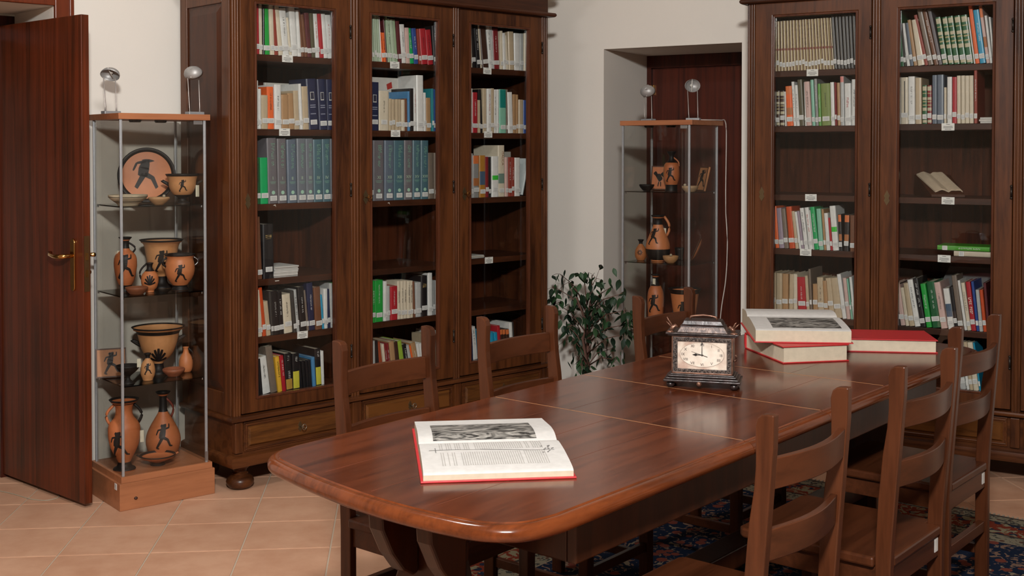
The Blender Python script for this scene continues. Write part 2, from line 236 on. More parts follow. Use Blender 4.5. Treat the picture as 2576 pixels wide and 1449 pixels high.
tm = MB(); g = TS / 2 - .0028
tm.add([(-g,-g,-.004),(g,-g,-.004),(g,g,-.004),(-g,g,-.004),(-g,-g,-.0012),(g,-g,-.0012),(g,g,-.0012),(-g,g,-.0012),(-g+.003,-g+.003,0),(g-.003,-g+.003,0),(g-.003,g-.003,0),(-g+.003,g-.003,0)],
       [(0,1,5,4),(1,2,6,5),(2,3,7,6),(3,0,4,7),(4,5,9,8),(5,6,10,9),(6,7,11,10),(7,4,8,11),(8,9,10,11)])
t0 = None
rest = MB()
for (i, j, vis) in tiles_vis:
    c = Vector((-4.7865, 2.16035)) + (j + .5) * e1 + (i + .5) * Vector((e1.y, -e1.x))
    if vis:
        if t0 is None: t0 = tm.build('tile', MTILE, floor); o = t0
        else: o = t0.copy(); COLL.objects.link(o); o.parent = floor
        o.location = (c.x, c.y, 0); o.rotation_euler = (0, 0, R(ta_deg))
    else:
        ca, sa = math.cos(R(ta_deg)), math.sin(R(ta_deg))
        rest.add([(c.x + v[0]*ca - v[1]*sa, c.y + v[0]*sa + v[1]*ca, v[2]) for v in tm.v], tm.f)
tag(rest.build('tile_field', MTILE, floor), kind='stuff')
# left wall (wall A) with the doorway
wl = MB(); wl.box(XA - .43, XA, 2.07, 5.2, 0, ZC); wl.box(XA - .43, XA, 1.15, 2.07, 2.10, ZC); wl.box(XA - .43, XA, -2.6, 1.15, 0, ZC)
struct('wall_left', wl, MWALL)
yc = (BB + .2603 * XA) / .9656
MBk = Matrix(((EB[0], -NB[0], 0, 0), (EB[1], -NB[1], 0, 0), (0, 0, 1, 0), (0, 0, 0, 1)))   # local x = s, y = b
sL, sR, zN, bN = -3.081, -2.255, 2.058, 6.66
s0 = -3.78
wb = MB(); wb.box(s0, sL, BB, bN + .12, 0, ZC); wb.box(sL, sR, BB, bN + .12, zN, ZC); wb.box(sR, 3.6, BB, bN + .12, 0, ZC)
struct('wall_back', wb, MWALL, MBk)
nd = MB(); nd.box(sL, sR, bN, bN + .06, 0, zN); struct('door_2', nd, MDOOR2, MBk)
nf = MB(); nf.box(sL, sL + .028, bN - .03, bN, 0, zN); nf.box(sL + .028, sR, bN - .03, bN, zN - .075, zN); nf.box(sR - .03, sR, bN - .03, bN, 0, zN - .075)
nf2 = struct('trim_2', nf, MDOOR2, MBk)
hg = MB(); hg.box(sL + .033, sL + .043, bN - .012, bN, 1.82, 1.88); hg.build('hinge', MBRASS, None).matrix_world = MBk
bpy.data.objects['hinge'].parent = bpy.data.objects['door_2']; bpy.data.objects['hinge'].matrix_parent_inverse = MBk.inverted()
wr = MB(); wr.box(2.6, 2.8, -2.6, 8.0, 0, ZC); struct('wall_right', wr, MWALL)
wf = MB(); wf.box(-5.6, 2.8, -2.8, -2.6, 0, ZC); struct('wall_front', wf, MWALL)
ce = MB(); ce.box(-5.6, 2.8, -2.8, 8.0, ZC, ZC + .2); struct('ceiling', ce, MCEIL)
# doorway: casing, dark inner frame at the back of the reveal, passage wall
cs = MB(); cs.box(XA, XA + .022, 2.07, 2.146, 0, 2.176); cs.box(XA, XA + .022, 1.15, 2.07, 2.10, 2.176); cs.box(XA, XA + .022, 1.08, 1.15, 0, 2.176)
cs.box(XA, XA + .03, 2.13, 2.15, 0, 2.19); struct('trim_1', cs, MDOOR, bevel=.004)
inf = MB(); inf.box(XA - .50, XA - .43, 1.99, 2.07, 0, 2.09); inf.box(XA - .50, XA - .43, 1.15, 1.99, 1.98, 2.09); inf.box(XA - .50, XA - .43, 1.10, 1.17, 0, 2.09)
struct('trim_3', inf, MDOOR2)
ps = MB(); ps.box(XA - 1.5, XA - 1.42, .6, 2.8, 0, 2.6); ps.box(XA - 1.5, XA - .51, .6, .68, 0, 2.6); ps.box(XA - 1.5, XA - .51, 2.72, 2.8, 0, 2.6); ps.box(XA - 1.5, XA - .51, .6, 2.8, 2.6, 2.7)
struct('wall_passage', ps, MWALL)
# open door leaf
dx, dy = -4.747 + 5.489, 2.068 - 1.996
dl = math.hypot(dx, dy); da = math.degrees(math.atan2(dy, dx))
ux, uy = dx / dl, dy / dl
MD = place(-5.489 - ux * .03, 1.996 - uy * .03, 0, da); DL = dl + .03
dm = MB(); dm.box(0, DL, 0, .034, .018, 2.042); door = struct('door_1', dm, MDOOR, MD, bevel=.0015)
hx = DL - .075
h = MB(); h.box(hx - .017, hx + .017, -.006, 0, .90, 1.14); h.lathe([(.017, 0), (.017, .006)], 0, 0, 0, 12)
plate = MB(); plate.prism([(hx + .017 * math.cos(R(a)), 1.10 + .017 * math.sin(R(a))) for a in range(0, 181, 20)] + [(hx + .017 * math.cos(R(a)), .915 + .017 * math.sin(R(a))) for a in range(180, 361, 20)], -.007, 0, 'xzy')
hp = plate.build('handle_plate', MBRASS, door, smooth=True, bevel=.002)
lv = MB(); lv.tube([(hx, 0, 1.045), (hx, -.03, 1.045), (hx, -.048, 1.045), (hx - .02, -.056, 1.044), (hx - .06, -.054, 1.042), (hx - .10, -.05, 1.046), (hx - .125, -.04, 1.052), (hx - .13, -.03, 1.053)], [.009, .009, .010, .010, .009, .009, .009, .006], 10)
lv.build('handle_lever', MBRASS, door, smooth='all')
ed = MB(); ed.box(DL, DL + .002, .005, .029, .90, 1.13); ed.build('lock_plate', plain('8a6a48', .3, .9), door)
ed = MB(); ed.box(DL + .002, DL + .005, .012, .022, 1.03, 1.06); ed.box(DL + .002, DL + .004, .012, .022, .96, .99); ed.build('latch', MBRASS, door)
ed = MB(); ed.tube([(hx, .034, 1.045), (hx, .075, 1.045), (hx + .02, .085, 1.045)], .009, 8); ed.ball((hx + .03, .05, .975), .012, 6); ed.tube([(hx + .02, .034, .975), (hx + .03, .06, .97)], .004, 6); ed.build('key_knob', MBRASS, door, smooth='all')

# ---------------------------------------------------------------- bookcases
def reeds(mb, x0, x1, z0, z1, y=0.0):
    n = 3; wd = (x1 - x0) / n; pts = [(x0, y + .012)]
    for i in range(n):
        c = x0 + wd * (i + .5); r = wd * .42
        pts += [(c - r, y + .003)] + [(c + r * math.cos(R(a)), y + .003 - r * .75 * math.sin(R(a))) for a in range(150, 0, -30)] + [(c + r, y + .003)]
    pts += [(x1, y + .012)]
    pts += [(x1, y + .03), (x0, y + .03)]
    mb.prism(pts, z0, z1)
def ring(mb, W, D, z0, z1, out, bot=0):
    """horizontal moulding round the front and both sides with a rounded nose"""
    n = 5; prof = [(0, z0)] + [(out * (.55 + .45 * math.sin(R(a))), (z0 + z1) / 2 - (z1 - z0) / 2 * math.cos(R(a))) for a in range(20, 170, 30)] + [(0, z1)]
    k = len(prof); vs = []
    for o_, z in prof: vs += [(-o_, D, z), (-o_, -o_, z), (W + o_, -o_, z), (W + o_, D, z)]
    fs = [(4*j+i, 4*j+i+1, 4*(j+1)+i+1, 4*(j+1)+i) for j in range(k-1) for i in range(3)]
    fs += [tuple(4*j for j in range(k)), tuple(4*j+3 for j in range(k))[::-1], (0,1,2,3), (4*(k-1)+3, 4*(k-1)+2, 4*(k-1)+1, 4*(k-1))]
    mb.add(vs, fs)
DEP = .44
def make_bookcase(M, label, W, op, dr, rd, shelves, ztop, keys, side):
    root = empty('bookcase', M); tag(root, label, 'bookcase')
    z0, zc = .334, 2.196
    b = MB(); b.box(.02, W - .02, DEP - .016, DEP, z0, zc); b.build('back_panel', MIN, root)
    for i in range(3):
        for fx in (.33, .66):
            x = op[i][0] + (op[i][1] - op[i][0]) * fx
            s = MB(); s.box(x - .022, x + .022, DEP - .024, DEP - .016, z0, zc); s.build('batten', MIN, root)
    for x0, sgn in ((0, 1), (W - .022, -1)):
        s = MB(); s.box(x0, x0 + .022, .03, DEP, z0, zc)
        xo = 0 if sgn == 1 else W
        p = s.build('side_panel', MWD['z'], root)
        f = MB()
        def sb(y0, y1, za, zb, d=.008):
            f.box(min(xo, xo - sgn * d), max(xo, xo - sgn * d), y0, y1, za, zb)
        sb(.012, .075, z0, zc); sb(DEP - .06, DEP, z0, zc); sb(.075, DEP - .06, z0, z0 + .10); sb(.075, DEP - .06, 2.12, zc); f.build('panel_frame', MW['z'], p, bevel=.004)
        g_ = MB(); ya, yb, za, zb, bb = .085, DEP - .07, z0 + .11, 2.11, .03; xi = xo; xr = xo - sgn * .007
        g_.add([(xi, ya, za), (xi, yb, za), (xi, yb, zb), (xi, ya, zb), (xr, ya + bb, za + bb), (xr, yb - bb, za + bb), (xr, yb - bb, zb - bb), (xr, ya + bb, zb - bb)], [(0,1,5,4),(1,2,6,5),(2,3,7,6),(3,0,4,7),(4,5,6,7)])
        g_.build('raised_panel', MWD['z'], p)
    cx = [0, (rd[1][0] + rd[1][1]) / 2, (rd[2][0] + rd[2][1]) / 2, W]
    for x in cx[1:3]:
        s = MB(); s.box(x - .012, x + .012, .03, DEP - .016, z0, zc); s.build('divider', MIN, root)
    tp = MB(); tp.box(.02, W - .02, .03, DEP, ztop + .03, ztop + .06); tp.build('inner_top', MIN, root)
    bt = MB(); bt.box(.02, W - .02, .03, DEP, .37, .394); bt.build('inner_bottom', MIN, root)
    for i in range(3):
        for z in shelves[i]:
            s = MB(); s.box(cx[i] + (.022 if i == 0 else .012), cx[i+1] - (.022 if i == 2 else .012), .052, DEP - .02, z - .029, z)
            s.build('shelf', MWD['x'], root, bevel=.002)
    for x0, x1 in rd:
        s = MB(); reeds(s, x0, x1, z0, zc, 0); s.build('reeded_pilaster', MW['z'], root, smooth=True)
    fr = MB(); fr.box(rd[0][1], rd[3][0], .004, .03, ztop + .062, zc); fr.build('top_rail', MW['x'], root)
    for i in range(3):
        x0, x1 = dr[i]; ox0, ox1 = op[i]; zb, zt = .342, ztop + .06
        e = MB(); e.frame(x0 + .001, x1 - .001, zb, zt, ox0, ox1, .398, ztop, -.004, .022)
        d = e.build('door', MW['z'], root, bevel=.0025)
        e = MB(); w_ = .011; e.frame(ox0, ox1, .398, ztop, ox0 + w_, ox1 - w_, .398 + w_, ztop - w_, -.008, .018)
        e.build('glazing_bead', MBEAD, d, bevel=.003)
        e = MB(); e.box(ox0 + .004, ox1 - .004, .008, .011, .402, ztop - .004); e.build('pane', MGLASS, d)
        hxs = x1 - .004
        for hz in (2.03, 1.30, .55):
            e = MB(); e.tube([(hxs, -.008, hz - .022), (hxs, -.008, hz + .022)], .0045, 8); e.ball((hxs, -.008, hz + .026), .006, 5); e.ball((hxs, -.008, hz - .026), .006, 5); e.build('hinge', MIRON, d, smooth='all')
        kx, kz, turned = keys[i]
        e = MB(); e.prism([(kx, kz - .034), (kx + .013, kz - .012), (kx + .008, kz), (kx + .013, kz + .01), (kx, kz + .036), (kx - .013, kz + .01), (kx - .008, kz), (kx - .013, kz - .012)], -.0065, -.004, 'xzy'); e.build('keyhole_plate', plain('6e5e44', .35, .8), d)
        if turned:
            e = MB(); e.tube([(kx, -.005, kz), (kx, -.035, kz + .002)], .0028, 6); e.tube([(kx + .011 * math.cos(R(a)), -.04, kz + .003 + .011 * math.sin(R(a))) for a in range(0, 361, 30)], .002, 5); e.build('key', MBRASS, d, smooth='all')
    # base with drawers
    s = MB(); s.box(.004, W - .004, .004, DEP, .158, .315); s.build('plinth', MW['x'], root)
    s = MB(); ring(s, W, DEP, .312, .336, .024); s.build('waist_moulding', MW['x'], root, smooth=True)
    s = MB(); ring(s, W, DEP, .112, .162, .018); s.build('base_moulding', MW['x'], root, smooth=True)
    for i in range(3):
        x0 = dr[i][0] + .012; x1 = dr[i][1] - .012
        s = MB(); s.box(x0, x1, -.004, .02, .176, .306); d = s.build('drawer', MW['x'], root, bevel=.003)
        s = MB(); s.box(x0 + .004, x1 - .004, -.010, -.004, .290, .298); s.box(x0 + .004, x1 - .004, -.010, -.004, .184, .192); s.box(x0 + .004, x0 + .012, -.010, -.004, .192, .290); s.box(x1 - .012, x1 - .004, -.010, -.004, .192, .290); s.build('moulding', MW['x'], d, bevel=.003)
        s = MB(); s.raised(x0 + .018, x1 - .018, .198, .284, -.004, .009, .009); s.build('raised_panel', MWP, d)
        xm = (x0 + x1) / 2; s = MB(); s.prism([(xm, .222), (xm + .011, .238), (xm + .006, .245), (xm + .011, .252), (xm, .27), (xm - .011, .252), (xm - .006, .245), (xm - .011, .238)], -.0145, -.012, 'xzy'); s.build('keyhole_plate', plain('6e5e44', .35, .8), d)
        s = MB(); s.tube([(xm, -.012, .245), (xm, -.045, .247)], .0028, 6); s.tube([(xm + .011 * math.cos(R(a)), -.048, .249 + .012 * math.sin(R(a))) for a in range(0, 361, 30)], .0024, 5); s.build('key', plain('9a9080', .3, .9), d, smooth='all')
    for x0, x1 in rd:
        s = MB(); s.box(x0, x1, -.012, .02, .176, .308); s.build('plinth_block', MW['z'], root, bevel=.004)
    for fx, fy in ((.075, .078), (W - .075, .078), (.075, DEP - .06), (W - .075, DEP - .06), (W / 2, .078)):
        s = MB(); s.lathe([(.028, 0), (.046, .004), (.058, .018), (.061, .032), (.056, .046), (.044, .056), (.034, .062), (.036, .068), (.028, .074), (.030, .084), (.045, .098), (.05, .112)], fx, fy, 0, 24); s.build('bun_foot', MW['x'], root, smooth=True)
    # cornice
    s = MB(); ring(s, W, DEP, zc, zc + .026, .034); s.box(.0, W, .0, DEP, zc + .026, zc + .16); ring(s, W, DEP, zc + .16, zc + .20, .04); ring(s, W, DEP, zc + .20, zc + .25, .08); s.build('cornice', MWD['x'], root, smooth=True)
    return root
MA = place(-4.50, 2.62, 0, 90)
ob = bw(-2.045, 5.57); MBC = place(ob[0], ob[1], 0, 15.085)
SHA = [[1.907, 1.577, 1.245, .912, .657], [1.907, 1.577, 1.240, .912, .657], [1.907, 1.572, 1.237, .922, .657]]
SHB = [[1.869, 1.600, 1.267, 1.002, .678], [1.871, 1.604, 1.266, 1.002, .667], [1.87, 1.60, 1.27, 1.0, .67]]
make_bookcase(MA, 'dark walnut glazed bookcase on bun feet standing along the left wall', 1.917, [(.108, .535), (.7275, 1.154), (1.35, 1.779)],
    [(.037, .618), (.668, 1.2445), (1.29, 1.87)], [(0, .037), (.618, .668), (1.2445, 1.29), (1.87, 1.917)], SHA, 2.13, [(.072, 1.262, False), (.70, 1.262, True), (1.315, 1.262, True)], 'L')
make_bookcase(MBC, 'dark walnut glazed bookcase right of the niche, behind the chairs', 1.873, [(.125, .5375), (.718, 1.139), (1.33, 1.748)],
    [(.037, .60), (.64, 1.215), (1.255, 1.836)], [(0, .037), (.60, .64), (1.215, 1.255), (1.836, 1.873)], SHB, 2.137, [(.075, 1.268, False), (.675, 1.262, False), (1.29, 1.262, False)], 'R')

